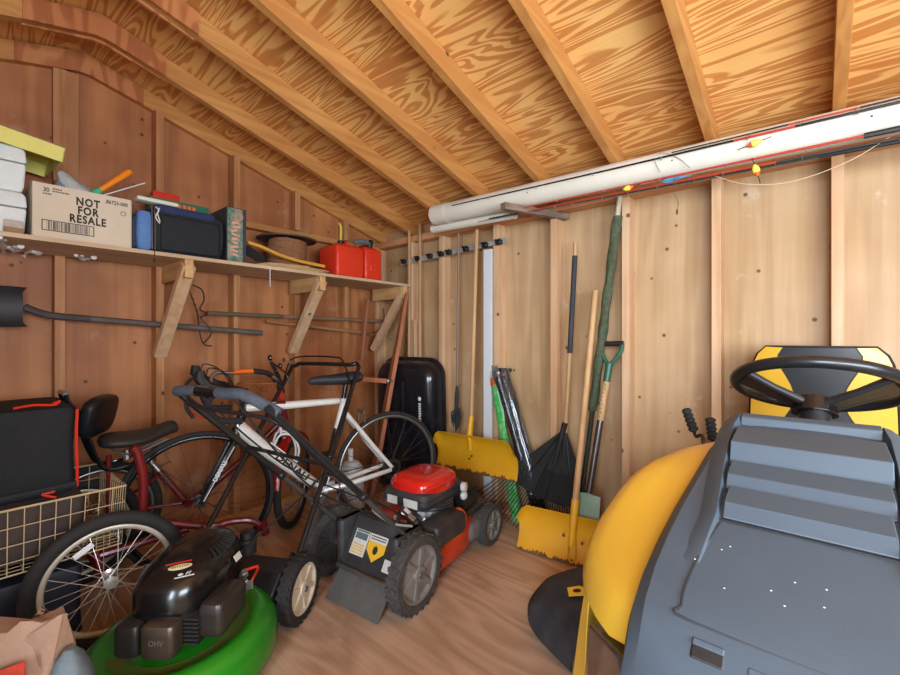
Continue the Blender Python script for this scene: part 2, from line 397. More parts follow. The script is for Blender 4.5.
# the printed carton
bx = thing('cardboard_box', 'open tan cardboard box printed NOT FOR RESALE, on the shelf', 'box', (.33, -1.99, SZ))
y0, y1, x0, x1, zt_ = -2.148, -1.826, .19, .437, 1.722
m = MB(); t = .004
m.bb((x1-t, y0, SZ), (x1, y1, zt_)); m.bb((x0, y0, SZ), (x0+t, y1, zt_)); m.bb((x0, y0, SZ), (x1, y0+t, zt_)); m.bb((x0, y1-t, SZ), (x1, y1, zt_)); m.bb((x0, y0, SZ), (x1, y1, SZ+t))
m.build('carton', CARD, bx, smooth=False)
m = MB(); m.box((x0+.05, (y0+y1)/2, zt_+.0), (.10, y1-y0-.01, .003), (0, .25, 0)); m.build('flap', CARD, bx, smooth=False)
Mb = plane_M((x1+.0006, y0, SZ), (0, 1, 0), (0, 0, 1))
T = lambda x, y: Mb @ Matrix.Translation((x, y, 0))
for k, s in enumerate(('NOT', 'FOR', 'RESALE')):
    letters(s, .045, T(.172, .168-.037*k), INK, bx, depth=.0003, xs=.72, spacing=1.18, bold=.0017)
letters('30', .024, T(.034, .192), INK, bx, depth=.0003, align='LEFT', xs=.8, bold=.0004)
letters('.86723-000', .022, T(.228, .190), INK, bx, depth=.0003, align='LEFT', xs=.8, bold=.0004)
m = MB(Mb)
rr = random.Random(9)
for row, (xa, xb) in enumerate(((.062, .088), (.062, .112), (.034, .056))):
    x = xa
    while x < xb: wd = rr.uniform(.003, .006); m.bb((x, .198-.010*row-(.004 if row == 2 else 0), 0), (x+wd*.8, .2035-.010*row-(.004 if row == 2 else 0), .0003)); x += wd+.0008
m.build('small_print', INK, bx, smooth=False); m = MB(Mb)
for lo, hi in (((.030, .030), (.192, .033)), ((.030, .070), (.192, .073)), ((.030, .030), (.033, .073)), ((.189, .030), (.192, .073))): m.bb(lo+(0,), hi+(.0004,))
x = .045; rr = random.Random(3)
while x < .178:
    wd = rr.choice((.001, .0016, .0026)); m.bb((x, .034, 0), (x+wd, .069, .0004)); x += wd+rr.choice((.0012, .002, .0034))
tag(m.build('barcode', INK, bx, smooth=False), 'printed barcode in a frame')
m = MB(Mb); m.torus((.292, .150, 0), (0, 0, 1), .009, .0012, 18, 4, flat=.2); m.build('recycling_mark', INK, bx)
# things standing up out of it
PBAG = paint('cloudy plastic film', 'E0E2E0', .25, trans=.3, col2='B0B6B4', scale=20, amt=.4, bump=.5, bscale=30)
o = MB().loft([[V(.33, -1.985, z)+V(.05*math.cos(a)*s, .07*math.sin(a)*s*(1+.25*math.sin(3*a+z*30)), 0)+V(0, off, 0) for a in [2*PI*j/16 for j in range(16)]] for z, s, off in ((1.60, 1, 0), (1.68, 1.05, 0), (1.73, 1.0, .0), (1.765, .75, -.03), (1.80, .34, -.055), (1.815, .1, -.06))]).build('plastic_bag', PBAG)
tag(o, 'cloudy plastic bag poking up out of the NOT FOR RESALE box', 'bag')
tr = thing('garden_trowel', 'orange handled hand trowel with green collar leaning in the open carton', 'trowel', (.34, -1.87, SZ+.1))
p, q = at(99, 191, x=.36), at(131, 171, x=.36)
OH = paint('bright orange plastic', 'F58A1E', .35, col2='E07410', scale=12, amt=.3)
dv = (q-p).normalized(); m = MB(); m.tube([p+dv*.004, p+dv*.015, p+(q-p)*.5, q-dv*.012, q-dv*.003, q], [.010, .012, .0135, .0145, .012, .005], 12); m.build('handle', OH, tr)
MB().tube([p-dv*.028, p-dv*.01, p+dv*.008], [.018, .015, .012], 12).build('collar', paint('mint green plastic', '4FC08E', .4), tr)
e = p-dv*.028; MB().sheet([[e-dv*s+V(0, 1, .6)*w*k+V(0, 0, -.004*k*k) for k in (-1, -.5, 0, .5, 1)] for s, w in ((0, .008), (.02, .022), (.09, .024), (.12, .004))], .0015).build('blade', STEEL, tr)
p, q = at(104, 195, x=.36), at(145, 183, x=.34)
tag(MB().tube([p-(q-p)*.6, p, q], .0028, 8).build('thin_rod', WHT), 'thin white rod sticking out of the carton beside the trowel', 'rod')
# polystyrene boxes
STY = paint('white polystyrene', 'E2E6E2', .85, col2='CACEC8', scale=30, amt=.3, bump=.25, bscale=140)
def stybox(name, label, yc, z0, wx, wy, h, xr, groove):
    o = thing(name, label, 'box', (xr-wx/2, yc, z0))
    MB().loft([[V(xr-wx/2+sx*(wx/2-i), yc+sy*(wy/2-i), z0+z) for sx, sy in ((-1, -1), (1, -1), (1, 1), (-1, 1))] for z, i in ((0, .012), (h*.12, .006), (h*.62, 0))]).build('base', STY, o, bevel=.008, seg=3)
    MB().loft([[V(xr-wx/2+sx*(wx/2-i), yc+sy*(wy/2-i), z0+z) for sx, sy in ((-1, -1), (1, -1), (1, 1), (-1, 1))] for z, i in ((h*.64, -.002), (h*.9, .002), (h, .012))]).build('lid', STY, o, bevel=.008, seg=3)
    return o
stybox('foam_box', 'lower white foam box at the left end of the shelf', -2.293, SZ, .26, .27, .168, .425, 1)
stybox('foam_box', 'upper white foam box stacked under the yellow lid', -2.290, SZ+.169, .25, .262, .178, .42, 1)
bxx = MB().bb((.405, -2.222, SZ), (.448, -2.168, SZ+.022)); bxx.mat(1).bb((.4055, -2.2215, SZ+.022), (.4475, -2.1685, SZ+.050))
tag(bxx.build('small_carton', [CARDD, paint('silver label', 'B8A898', .5, col2='8C7A6C', scale=40, amt=.5)], bevel=.001), 'small silver and brown carton in front of the foam boxes', 'box')
# open yellow tray lid lying on the foam boxes, tilted
YEL = paint('pale yellow card', 'E6DC78', .7, col2='CFC260', scale=6, amt=.4)
yl = thing('yellow_box_lid', 'pale yellow shallow box lid lying upside down on the foam boxes', 'box lid', (.30, -2.25, 1.852))
Ml = Matrix.Translation((.27, -2.262, 1.857)) @ Euler((-.12, .05, .06)).to_matrix().to_4x4()
m = MB(Ml); wx, wy, h = .34, .40, .055
m.bb((-wx/2, -wy/2, h), (wx/2, wy/2, h+.004)); m.bb((wx/2-.004, -wy/2, 0), (wx/2, wy/2, h)); m.bb((-wx/2, -wy/2, 0), (-wx/2+.004, wy/2, h)); m.bb((-wx/2, wy/2-.004, 0), (wx/2, wy/2, h)); m.bb((-wx/2, -wy/2, 0), (wx/2, -wy/2+.004, h))
m.build('tray', YEL, yl, smooth=False)
MB(Ml).bb((-wx/2-.002, -wy/2-.002, h+.0045), (wx/2+.002, wy/2+.002, h+.009)).build('backing_board', CARDD, yl, smooth=False)

# soft cooler bag
NVY = paint('navy cloth', '223058', .8, col2='18203C', scale=30, amt=.4, bump=.3, bscale=200)
LBL = paint('light blue cloth', '5C82B8', .75, col2='46689C', scale=30, amt=.4, bump=.3, bscale=200)
BCL = paint('black cloth', '1C1E22', .85, col2='2C2E34', scale=14, amt=.4, bump=.4, bscale=160)
cb = thing('cooler_bag', 'black and navy soft cooler bag between the printed carton and the game box', 'bag', (.31, -1.62, SZ))
def rbox(lo, hi, r, M=None, n=4, bulge=0):
    "soft box: rounded-rectangle rings"
    m = MB(M); x0, y0, z0 = lo; x1, y1, z1 = hi; cx_, cy_ = (x0+x1)/2, (y0+y1)/2; rings = []
    zs = [(z0, r), (z0+r*.3, r*.3), (z0+r, 0)]+[(z0+(z1-z0)*k, -bulge*math.sin(PI*k)) for k in (.35, .5, .65)]+[(z1-r, 0), (z1-r*.3, r*.3), (z1, r)]
    for z, i in zs:
        ring = []
        for sx, sy, a0 in ((1, 1, 0), (-1, 1, PI/2), (-1, -1, PI), (1, -1, 1.5*PI)):
            for k in range(n+1):
                a = a0+PI/2*k/n
                ring.append(V(cx_+sx*((x1-x0)/2-i-r)+r*math.cos(a), cy_+sy*((y1-y0)/2-i-r)+r*math.sin(a), z))
        rings.append(ring)
    return m.loft(rings)
rbox((.20, -1.735, SZ), (.442, -1.442, SZ+.215), .022, bulge=.006).build('body', BCL, cb)
rbox((.205, -1.737, SZ+.185), (.446, -1.475, SZ+.228), .015).build('top_panel', NVY, cb)
rbox((.225, -1.800, SZ+.006), (.425, -1.742, SZ+.190), .016, bulge=.004).build('end_pocket', LBL, cb)
rbox((.245, -1.822, SZ+.012), (.405, -1.795, SZ+.165), .012, bulge=.004).build('mesh_pocket', paint('grey mesh', '3C4450', .8, col2='20242C', scale=80, amt=.7), cb)
rbox((.445, -1.716, SZ+.012), (.458, -1.468, SZ+.175), .006, bulge=.003).build('front_pocket', BCL, cb)
m = MB()
for y in (-1.737, -1.748): m.tube([(.432, y, SZ+.212), (.440, y, SZ+.12), (.440, y, SZ+.01)], .0028, 6)
m.build('zipper', STEEL, cb)
m = MB(); m.tube(arc([(.445, -1.735, SZ+.208), (.458, -1.728, SZ+.19), (.452, -1.738, SZ+.16), (.462, -1.725, SZ+.13)]), .003, 6); m.tube(arc([(.448, -1.722, SZ+.205), (.462, -1.733, SZ+.175), (.458, -1.722, SZ+.14)]), .0025, 6)
m.build('zip_cord', WHT, cb)
MB().tube([(.455, -1.457, SZ+.19), (.462, -1.454, SZ+.12), (.456, -1.457, SZ+.05)], .007, 8, flat=.6).build('strap', BCL, cb)
m = MB(); m.tube(arc([(.455, -1.745, SZ+.01), (.462, -1.745, SZ-.01), (.462, -1.747, SZ-.035)]), .0018, 6); m.ell((.462, -1.747, SZ-.045), (.004, .004, .011), 8, 6)
m.build('pull_cord', BLK, cb)
o = rbox((.37, -1.805, SZ+.229), (.44, -1.64, SZ+.248), .006).build('foam_tray', paint('cream plastic', 'D8D6C0', .6, amt=.2))
tag(o, 'cream white flat tray lying on top of the cooler bag', 'tray')
# green box and red box behind the bag
gp = MB().bb((.12, -1.70, SZ), (.19, -1.42, SZ+.325)); gp.mat(1)
for k in range(7): gp.bb((.1905, -1.64+.023*k, SZ+.285), (.1915, -1.624+.023*k, SZ+.312))
tag(gp.build('green_carton', [paint('green card', '2C6E50', .6, col2='1E4C3A', scale=12, amt=.4), ORG], bevel=.003), 'green carton with an orange printed band behind the cooler bag', 'box')
tag(MB().bb((.12, -1.68, SZ+.326), (.18, -1.56, SZ+.362)).build('red_carton', RED, bevel=.003), 'small red carton on top of the green carton', 'box')
# upright game / tackle box with a printed end
gb = thing('game_box', 'dark slim box with colourful printed spine standing beside the cooler bag', 'box', (.34, -1.42, SZ))
MB().bb((.215, -1.425, SZ), (.449, -1.325, SZ+.285)).build('carton', paint('dark slate card', '2B3640', .6, col2='3C2C28', scale=10, amt=.4), gb, bevel=.002)
m = MB(); m.bb((.449, -1.422, SZ+.003), (.4505, -1.345, SZ+.28)).build('printed_spine', paint('teal print', '2F6A58', .6, col2='D0A890', scale=42, amt=.75, edge=.56), gb, smooth=False)
m = MB(); m.torus((.451, -1.362, SZ+.240), (1, 0, 0), .016, .004, 20, 5, flat=.3); m.build('round_emblem', paint('tan print', 'B88A70', .6), gb)
rr = random.Random(5); m = MB()
for k in range(9):
    z = SZ+.205-.021*k; m.box((.4512, -1.384+rr.uniform(-.006, .006), z), (.0006, rr.uniform(.026, .042), .012), (rr.uniform(-.3, .3), 0, 0))
m.build('printed_pattern', paint('salmon print', 'C87460', .6, col2='E0C8A8', scale=90, amt=.7), gb, smooth=False)
o = MB().loft([[at(u, v, x=x) for u, v, x in r] for r in (((240, 244, .38), (250, 246, .40), (247, 252, .44), (238, 250, .42)), ((256, 255, .38), (266, 258, .40), (264, 262, .44), (255, 261, .42)))]).build('dark_strap', BCL, smooth=True)
tag(o, 'flat black strap lying beside the game box', 'strap')
# spool of brown cord
sp = thing('cord_spool', 'large reel wound with brown cord lying on the shelf', 'spool', (.24, -1.02, SZ))
cx_, cy_ = .255, -.99; SPM = paint('dark reel flange', '5C4A3C', .6, col2='3A3028', scale=8, amt=.4)
MB().lathe([(.135, 0), (.142, .003), (.142, .009), (.135, .012)], 36, (cx_, cy_, SZ)).build('flange', SPM, sp)
MB().lathe([(.168, .205), (.178, .208), (.178, .214), (.168, .217), (.04, .217), (.04, .205)], 36, (cx_, cy_, SZ), cap=False).build('flange', SPM, sp)
MB().lathe([(.06, .010), (.06, .206)], 24, (cx_, cy_, SZ)).build('core', SPM, sp)
CORD = paint('brown cord', '9A6A44', .8, col2='74482C', scale=40, amt=.5, bump=.4, bscale=120)
pts = []; 
for k in range(16*16):
    a = 2*PI*k/16; z = SZ+.018+.0115*k/16
    R_ = .118+.005*math.sin(k*.37)-.012*((z-SZ-.10)/.1)**2
    pts.append((cx_+R_*math.cos(a), cy_+R_*math.sin(a), z))
MB().tube(pts, .0072, 6).tube([(cx_, cy_, SZ+.012), (cx_, cy_, SZ+.202)], .108, 24).build('cord_winding', CORD, sp)
# yellow slat and coiled rope
YS = paint('golden yellow plastic', 'D8A040', .6, col2='B88030', scale=10, amt=.4)
m = MB(); P_ = [at(u, v, x=x) for u, v, x in ((247, 243, .40), (262, 248, .41), (280, 256, .42), (300, 262, .425), (324, 267, .43))]
m.loft([[p+V(a, 0, b) for a, b in ((-.02, .008*s), (.012, .012*s), (.016, -.006), (-.02, -.006))] for p, s in zip([V(p.x, p.y, max(p.z, SZ+.007)) for p in arc(P_)], [1]*99)])
tag(m.build('yellow_batten', YS, bevel=.002), 'bowed yellow batten lying in front of the cord reel', 'batten')
ROPE = paint('tan rope', 'C8A878', .85, col2='A08050', scale=60, amt=.5)
m = MB(); P_ = []
for k in range(90):
    a = 2*PI*k/22; P_.append((.365+.055*math.cos(a)+.01*math.sin(k*.3), -1.0+(.22+.02*math.sin(k*.21))*math.sin(a), SZ+.006+.004*(k % 22)/22+.006*(k//22)))
m.tube(P_, .0042, 6); m.tube(arc([(.39, -.80, SZ+.02), (.43, -.86, SZ+.008), (.44, -.93, SZ+.006), (.40, -.99, SZ+.012)]), .0042, 6)
tag(m.build('coiled_rope', ROPE), 'loose coil of tan rope under the yellow batten', 'rope')
p = at(270, 262, x=.462); m = MB().tube([(.455, p.y, SZ+.001), (.464, p.y, SZ-.004), (.4645, p.y-.001, SZ-.05), (.4645, p.y, SZ-.115)], .0022, 6)
tag(m.build('hanging_string', WHT), 'white string hanging over the shelf edge below the cord reel', 'string')
# petrol cans
GAS = paint('red jerrycan plastic', 'E23A1E', .38, col2='C22E18', scale=8, amt=.3)
def can(name, label, lo, hi, spout):
    o = thing(name, label, 'fuel can', ((lo[0]+hi[0])/2, (lo[1]+hi[1])/2, SZ))
    x0, y0, z0 = lo; x1, y1, z1 = hi
    rbox(lo, (x1, y1, z1-.012), .018, n=4).build('body', GAS, o)
    rbox((x0+.02, y0+.02, z1-.03), (x1-.02, y1-.02, z1), .014).build('shoulder', GAS, o)
    MB().tube(arc([(x0+.03, (y0+y1)/2, z1-.005), (x0+.045, (y0+y1)/2, z1+.022), (x1-.06, (y0+y1)/2, z1+.022), (x1-.045, (y0+y1)/2, z1-.005)]), .010, 10).build('grip', GAS, o)
    MB().mat(0).lathe([(.022, -.004), (.022, .014), (.015, .018)], 16, (x1-.03, y0+.05 if spout == 'yellow' else y0+.06, z1)).build('cap', BLK, o)
    return o
c1 = can('fuel_can', 'large red jerrycan with a yellow spout on the shelf', (.20, -.735, SZ), (.415, -.515, SZ+.225), 'yellow')
p = V(.385, -.685, SZ+.235); MB().tube(arc([p, p+V(.01, -.005, .05), p+V(.015, -.01, .095), p+V(.02, -.03, .115)], 5), .008, 10).build('spout', paint('yellow spout', 'D8C03C', .45), c1)
c2 = can('fuel_can', 'narrower red jerrycan with a grey nozzle nearest the corner of the shed', (.20, -.495, SZ), (.40, -.345, SZ+.24), 'grey')
p = V(.37, -.48, SZ+.262); MB().tube([p+V(0, -.09, -.012), p+V(0, -.05, .006), p+V(0, 0, .008), p+V(0, .06, .0)], [.010, .016, .017, .012], 12).build('nozzle', paint('grey blue plastic', '5F7076', .45), c2)
MB().lathe([(.016, -.01), (.019, 0), (.019, .02), (.012, .026)], 14, p+V(0, .05, .006), (0, .6, .8)).build('nozzle_cap', BLK, c2)
MB().tube(arc([(.402, -.445, SZ+.07), (.403, -.447, SZ+.12), (.403, -.425, SZ+.135), (.403, -.40, SZ+.12), (.402, -.402, SZ+.07), (.403, -.425, SZ+.058), (.402, -.445, SZ+.07)]), .0035, 6).build('moulded_ring', GAS, c2)

# ---------------------------------------------------------------- tools hung on the left wall
sv = thing('garden_shovel', 'dark long handled shovel hung level below the shelf', 'shovel', (.12, -1.6, 1.15))
DKH = paint('dark worn shaft', '3A3838', .55, col2='5C544E', scale=14, amt=.5)
A, B, C_, D_ = at(24, 307, x=.135), at(55, 316, x=.13), at(90, 319, x=.125), at(262, 333, x=.115)
MB().tube(arc([A, A+(B-A)*.5+V(0, 0, -.006), B, C_])+[], [.018]*4+[.017]*99 and .0165, 10).build('socket', DKH, sv)
MB().tube([C_-(D_-C_)*.02, D_], .0155, 12).build('shaft', paint('grey brown shaft', '6A625C', .6, col2='463E3A', scale=14, amt=.6), sv)
rows = []
for k in range(9):
    t = k/8; yy = A.y-.005-.30*t; hw = .088 if t < .8 else .088*(1-((t-.8)/.2)**2*.9); cz = 1.24-.0*t
    if k == 0: hw = .086
    rows.append([V(.145+.018*(1-(j/4)**2), yy+(.014 if (k == 0 and abs(j) == 4) else 0), cz+hw*j/4) for j in range(-4, 5)])
MB().sheet(rows, .003).build('blade', paint('black steel', '201E20', .5, metal=.4, col2='35302E', scale=10, amt=.5), sv)
# cultivator with curved tines
cu_ = thing('garden_cultivator', 'long handled cultivator with curved tines hung level under the shelf', 'cultivator', (.12, -.9, 1.2))
p, q = at(207, 313, x=.12), at(382, 321, x=.12)
MB().tube([p, p+(q-p)*.35], .0125, 10).build('shaft', paint('green grey shaft', '5A5A48', .6, col2='6C5540', scale=20, amt=.6), cu_)
MB().tube([p+(q-p)*.34, q], .0125, 10).build('shaft', HNDD, cu_)
for k, pts in enumerate((((207, 313), (200, 309), (204, 300), (202, 290), (193, 285)), ((208, 314), (201, 318), (208, 326), (211, 334), (204, 343)))):
    MB().tube(arc([at(u, v, x=.125+.01*i) for i, (u, v) in enumerate(pts)]), [.0045]*99 and .0042, 7).build('tine', DSTEEL, cu_)
# bow rake head leaning beside the bracket
rk = thing('rake_head', 'rusty toothed rake head hooked by the left bracket', 'rake', (.11, -1.4, 1.05))
P_ = [at(u, v, x=.112) for u, v in ((190, 292), (197, 312), (200, 334), (204, 344), (212, 346))]
MB().tube(arc(P_), .0038, 6).build('bow', DSTEEL, rk)
for k in range(5):
    p = at(190.5+2.2*k, 298+6*k, x=.112); MB().tube([p, p+V(.004, .018, -.004)], [.003, .0015], 6).build('tooth', DSTEEL, rk)
# second handle
p, q = at(266, 321, x=.10), at(372, 334, x=.10)
tag(MB().tube([p, q], .012, 10).build('wooden_rod', wood('worn tan handle', 'B48A60', '86603C', grain=(20, 1.2, 20), bands=3, contrast=.3, fine=.3)), 'bare tan wooden handle hung level just below the cultivator shaft', 'pole')
# reddish hung handle with bowed blade
hs = thing('hand_scythe', 'reddish wooden handle with thin bowed blade hung by the corner bracket', 'garden tool', (.12, -.26, .9))
P_ = [at(u, v, x=.16) for u, v in ((368, 300), (366, 318), (364, 336), (362, 360))]
MB().tube(P_, [.017, .016, .017, .020], 10, flat=.6).build('handle', HNDR, hs)
MB().tube(arc([at(u, v, x=.13) for u, v in ((364, 334), (373, 333), (380, 328), (384, 318), (383, 308))]), .0035, 6).build('bow', DSTEEL, hs)

# ---------------------------------------------------------------- tool rail and what hangs on the back wall
rl = thing('tool_rail', 'grey metal rail with black rubber clips screwed to the back wall studs', 'tool rack', (.83, -.1, 1.67))
MB().beam((.335, -.098, 1.680), (1.305, -.098, 1.716), .012, .034).build('rail', paint('galvanised rail', 'B4B4B2', .45, metal=.3, col2='8C8A86', scale=14, amt=.4), rl, bevel=.001)
for u in (404, 418, 430, 441, 449, 466, 485, 499):
    v = 262-(u-403)*.205; p = at(u, v, y=-.112)
    m = MB(); m.ell(p, (.025, .016, .018), 12, 8, pw=.7); m.ell(p+V(.012, -.014, .012), (.010, .016, .008), 10, 6); m.ell(p+V(-.012, -.014, .012), (.010, .016, .008), 10, 6)
    m.build('clip', BLK, rl)
def pole(name, label, cat, top, bot, r, mat, tz=None):
    return tag(MB().tube([bot, top], r, 12).build(name, mat), label, cat)
H2 = wood('grey brown handle', 'C8A478', '9A7850', grain=(20, 20, 1.2), bands=3, contrast=.3, fine=.3)
pole('wooden_pole', 'leftmost tall bare wooden pole standing by the end of the tool rail', 'tool handle', (.432, -.106, 1.92), (.437, -.112, .0), .0125, H2)
pole('wooden_pole', 'tall bare wooden pole with its top highest, second from the corner', 'tool handle', (.545, -.106, 1.955), (.555, -.112, .0), .0125, H2)
# lean-to boards behind the sled
tag(MB().beam((.50, -.11, 1.24), (.53, -.12, .04), .012, .028, up=(0, 1, 0)).build('thin_board', M_STUD, bevel=.001), 'narrow pale board standing behind the black sled between the two poles', 'board')
# the duster
ds = thing('hanging_duster', 'thin pole with a black feathery head hanging left of the yellow shovel', 'duster', (.925, -.14, .45))
MB().tube([(.927, -.118, 1.812), (.925, -.13, .72)], [.0085, .0095], 10).build('pole', wood('grey pole', '9A8470', '75604C', grain=(20, 20, 1.2), bands=3, contrast=.3, fine=.3), ds)
m = MB(); rr = random.Random(8)
for k in range(46):
    a = rr.uniform(0, 2*PI); h = rr.uniform(.0, .13); r = .034*math.sin(PI*min(1, .25+h/.17))
    p = V(.922, -.14, .66-h*.9); m.tube([p, p+V(math.cos(a)*r, math.sin(a)*r*.7, -.03), p+V(math.cos(a)*r*1.05, math.sin(a)*r*.7, -.075)], [.004, .006, .003], 5)
m.tube([(.925, -.13, .78), (.924, -.135, .70), (.922, -.14, .60)], [.010, .015, .012], 10)
tag(m.build('duster_head', paint('black bristles', '24262A', .8, col2='3C4046', scale=30, amt=.6), ds), 'black feathery head')
# white board post
tag(MB().bb((1.140, -.125, 0), (1.200, -.105, 1.672)).build('white_board', paint('white pvc', 'D4DADC', .5, col2='BCC2C4', scale=6, amt=.3), bevel=.002), 'tall narrow white board standing against the back wall', 'board')
# hanging snow pusher
def pusher_blade(M, W, H, D, n=24):
    rows = []
    for k in range(11):
        t = k/10; a = -1.15+1.75*t
        rows.append([M @ V(x, D*(1-math.cos(a-.1)) if True else 0, H*t) for x in [W*(-.5+j/n) for j in range(n+1)]])
    return rows
rr = random.Random(2)
hp = thing('snow_pusher', 'yellow metal snow pusher hanging from the tool rail', 'snow shovel', (1.09, -.2, .26))
MB().tube([(1.095, -.135, 1.805), (1.115, -.225, .52)], .0125, 12).build('handle', HND, hp)
Mh = Matrix.Translation((1.140, -.215, .262)) @ Matrix.Rotation(.05, 4, 'Z') @ Matrix.Rotation(-.02, 4, 'Y')
def bladepart(M, W, H, D, parent, flip=1):
    rows = []
    prof = [(-.015, 0), (-.004, .03), (.004, H*.25), (.006, H*.45), (.0, H*.65), (-.014, H*.82), (-.036, H*.95), (-.052, H)]
    for (d, z) in prof:
        rows.append([M @ V(W*f, flip*d*D, z-(.075*H/.23)*max(0, (abs(2*f)-.82)/.18)**2.2*(z/H)**2) for f in [-.5+j/24 for j in range(25)]])
    for r, i in ((rows[-1], 0),):
        pass
    MB().sheet(rows, .0025).build('blade', YPNT, parent, ang=50)
    # worn, chipped wear strip
    e = []; rr2 = random.Random(int(W*1000)+int(M[0][3]*100))
    n = 150
    top = []
    for j in range(n+1): top.append((W*(-.5+j/n), max(.003, .006+.006*math.sin(j*.31)*math.sin(j*.11)+rr2.random()**3*.014)))
    r0 = [M @ V(x, -.015*D*flip-.0016, -.004) for x, h in top]; r1 = [M @ V(x, -.012*D*flip-.0016, h) for x, h in top]
    MB().sheet([r0, r1], .001).build('wear_strip', RUST, parent, smooth=False)
bladepart(Mh, .61, .235, 1, hp)
MB().tube([(1.112, -.215, .61), (1.115, -.238, .50), (1.118, -.232, .40)], [.017, .019, .012], 14).build('socket', YPNT, hp)
m = MB()
for x, z in ((1.118, .425), (1.130, .365), (1.112, .345)): m.ell((x, -.236, z), (.007, .004, .007), 8, 5)
m.build('rivets', DSTEEL, hp)
# bundle of black stakes in clear film
sb = thing('stake_bundle', 'bundle of black stakes wrapped in clear film leaning right of the white board', 'stakes', (1.38, -.16, 0))
A_, B_ = V(1.285, -.14, .885), V(1.60, -.150, .0); rr = random.Random(4)
for k in range(6):
    o1 = V((k % 3-1)*.026, (k//3)*.024-.012, rr.uniform(-.03, .01)); MB().tube([A_+o1, B_+o1*1.1], .012, 8).build('stake', BLKG, sb)
nrm = V(.94, .1, .33).normalized(); rings = []
for k in range(12):
    t = k/11; c = A_+(B_-A_)*t*.8+V(-.0, -.002, .012); wv = .046+.004*math.sin(9*t)
    rings.append([c+V(math.cos(a)*wv*1.12, math.sin(a)*wv*.8, 0)*(1+.10*math.sin(5*a+k*2.3)) for a in [2*PI*j/20 for j in range(20)]])
MB().loft(rings).build('plastic_wrap', CLR, sb)
m = MB()
for k in range(7):
    c = A_+V(rr.uniform(-.05, .045), rr.uniform(-.02, .02), rr.uniform(-.02, .02)); m.tube(arc([c+V(-.012, 0, -.06), c+V(-.010, 0, 0), c+V(0, 0, .016), c+V(.012, 0, 0), c+V(.022, 0, -.07)]), .0035, 6)
m.build('looped_ends', GREY, sb)
MB().bb((1.235, -.115, .895), (1.335, -.092, .915)).build('top_clip', BLK, sb, bevel=.003)
gb_ = thing('green_stake_bag', 'green and white plastic sleeve of garden stakes behind the yellow blade', 'stakes', (1.31, -.15, 0))
GRN = paint('bright green film', '37B24A', .3, col2='D8E8DC', scale=26, amt=.6, edge=.62)
m = MB(); A_, B_ = V(1.225, -.115, .83), V(1.40, -.135, .0); rings = []
for k in range(14):
    t = k/13; c = A_+(B_-A_)*t; wv = .032*(1+.08*math.sin(11*t))*(1.15 if t > .75 else 1)
    rings.append([c+V(math.cos(a)*wv, math.sin(a)*wv*.6, 0)*(1+.1*math.sin(4*a+k)) for a in [2*PI*j/16 for j in range(16)]])
m.loft(rings).build('sleeve', GRN, gb_)
m = MB(); m.loft([[V(1.225, -.115, z)+V(math.cos(a)*w_, math.sin(a)*w_*.62, 0) for a in [2*PI*j/16 for j in range(16)]] for z, w_ in ((.80, .034), (.825, .035), (.85, .034))])
m.build('orange_header', ORG, gb_)
for k in range(4): MB().tube([V(1.20+.016*k, -.112, .93-.012*(k % 2)), V(1.222+.01*k, -.118, .82)], .006, 8).build('stake_end', GREY, gb_)

# ---------------------------------------------------------------- leaf rake
lr = thing('leaf_rake', 'black plastic fan leaf rake leaning tines down against the back wall', 'rake', (1.71, -.22, 0))
top, mid, ap = V(1.752, -.10, 1.635), V(1.722, -.105, 1.02), V(1.700, -.115, .60)
MB().tube([top, top-V(.002, 0, .075)], [.011, .0115], 12).build('handle_tip', HND, lr)
MB().tube([top-V(.002, 0, .075), mid], .0145, 12).build('grip', paint('charcoal foam', '35363A', .75, amt=.3), lr)
MB().tube([mid, ap-V(.001, 0, .03)], .0115, 12).build('shaft', HND, lr)
m = MB(); W_ = .33
def fan(t, s):      # s -1..1 across, t 0..1 apex to tips
    a = -.20+s*.66; L = (.615+.10*max(0, -s)**2)*t
    p = ap+V(math.sin(a)*L, -.10*t-.03*t*t, -math.cos(a)*L*1.0)
    return V(p.x, p.y, max(.008, p.z))
rows = [[fan(t, s) for s in [-1+j/12 for j in range(25)]] for t in (.0, .06, .15, .3, .45, .58, .66)]
MB().sheet(rows, .003).build('fan', paint('black green plastic', '161A15', .6, col2='22271E', scale=12, amt=.4), lr)
for k in range(40):
    s = -1+2*k/39; pts = [fan(.40, s)+V(0, -.005, 0), fan(.66, s)+V(0, -.004, 0), fan(.8, s), fan(.93, s), fan(.99, s)]
    pts.append(pts[-1]+V(0, -.02, -.004)); MB().tube(pts, [.0022, .003, .003, .003, .0028, .002], 5).build('tine', BLK, lr)
m = MB(); 
for s in (-.62, -.3, 0, .3, .62): m.tube([fan(.04, s)+V(0, -.004, 0), fan(.66, s)+V(0, -.004, 0)], [.006, .003], 6)
m.tube([ap+V(0, -.003, .03), fan(.35, .0)+V(0, -.008, 0)], [.017, .010], 10)
m.build('ribs', BLK, lr)
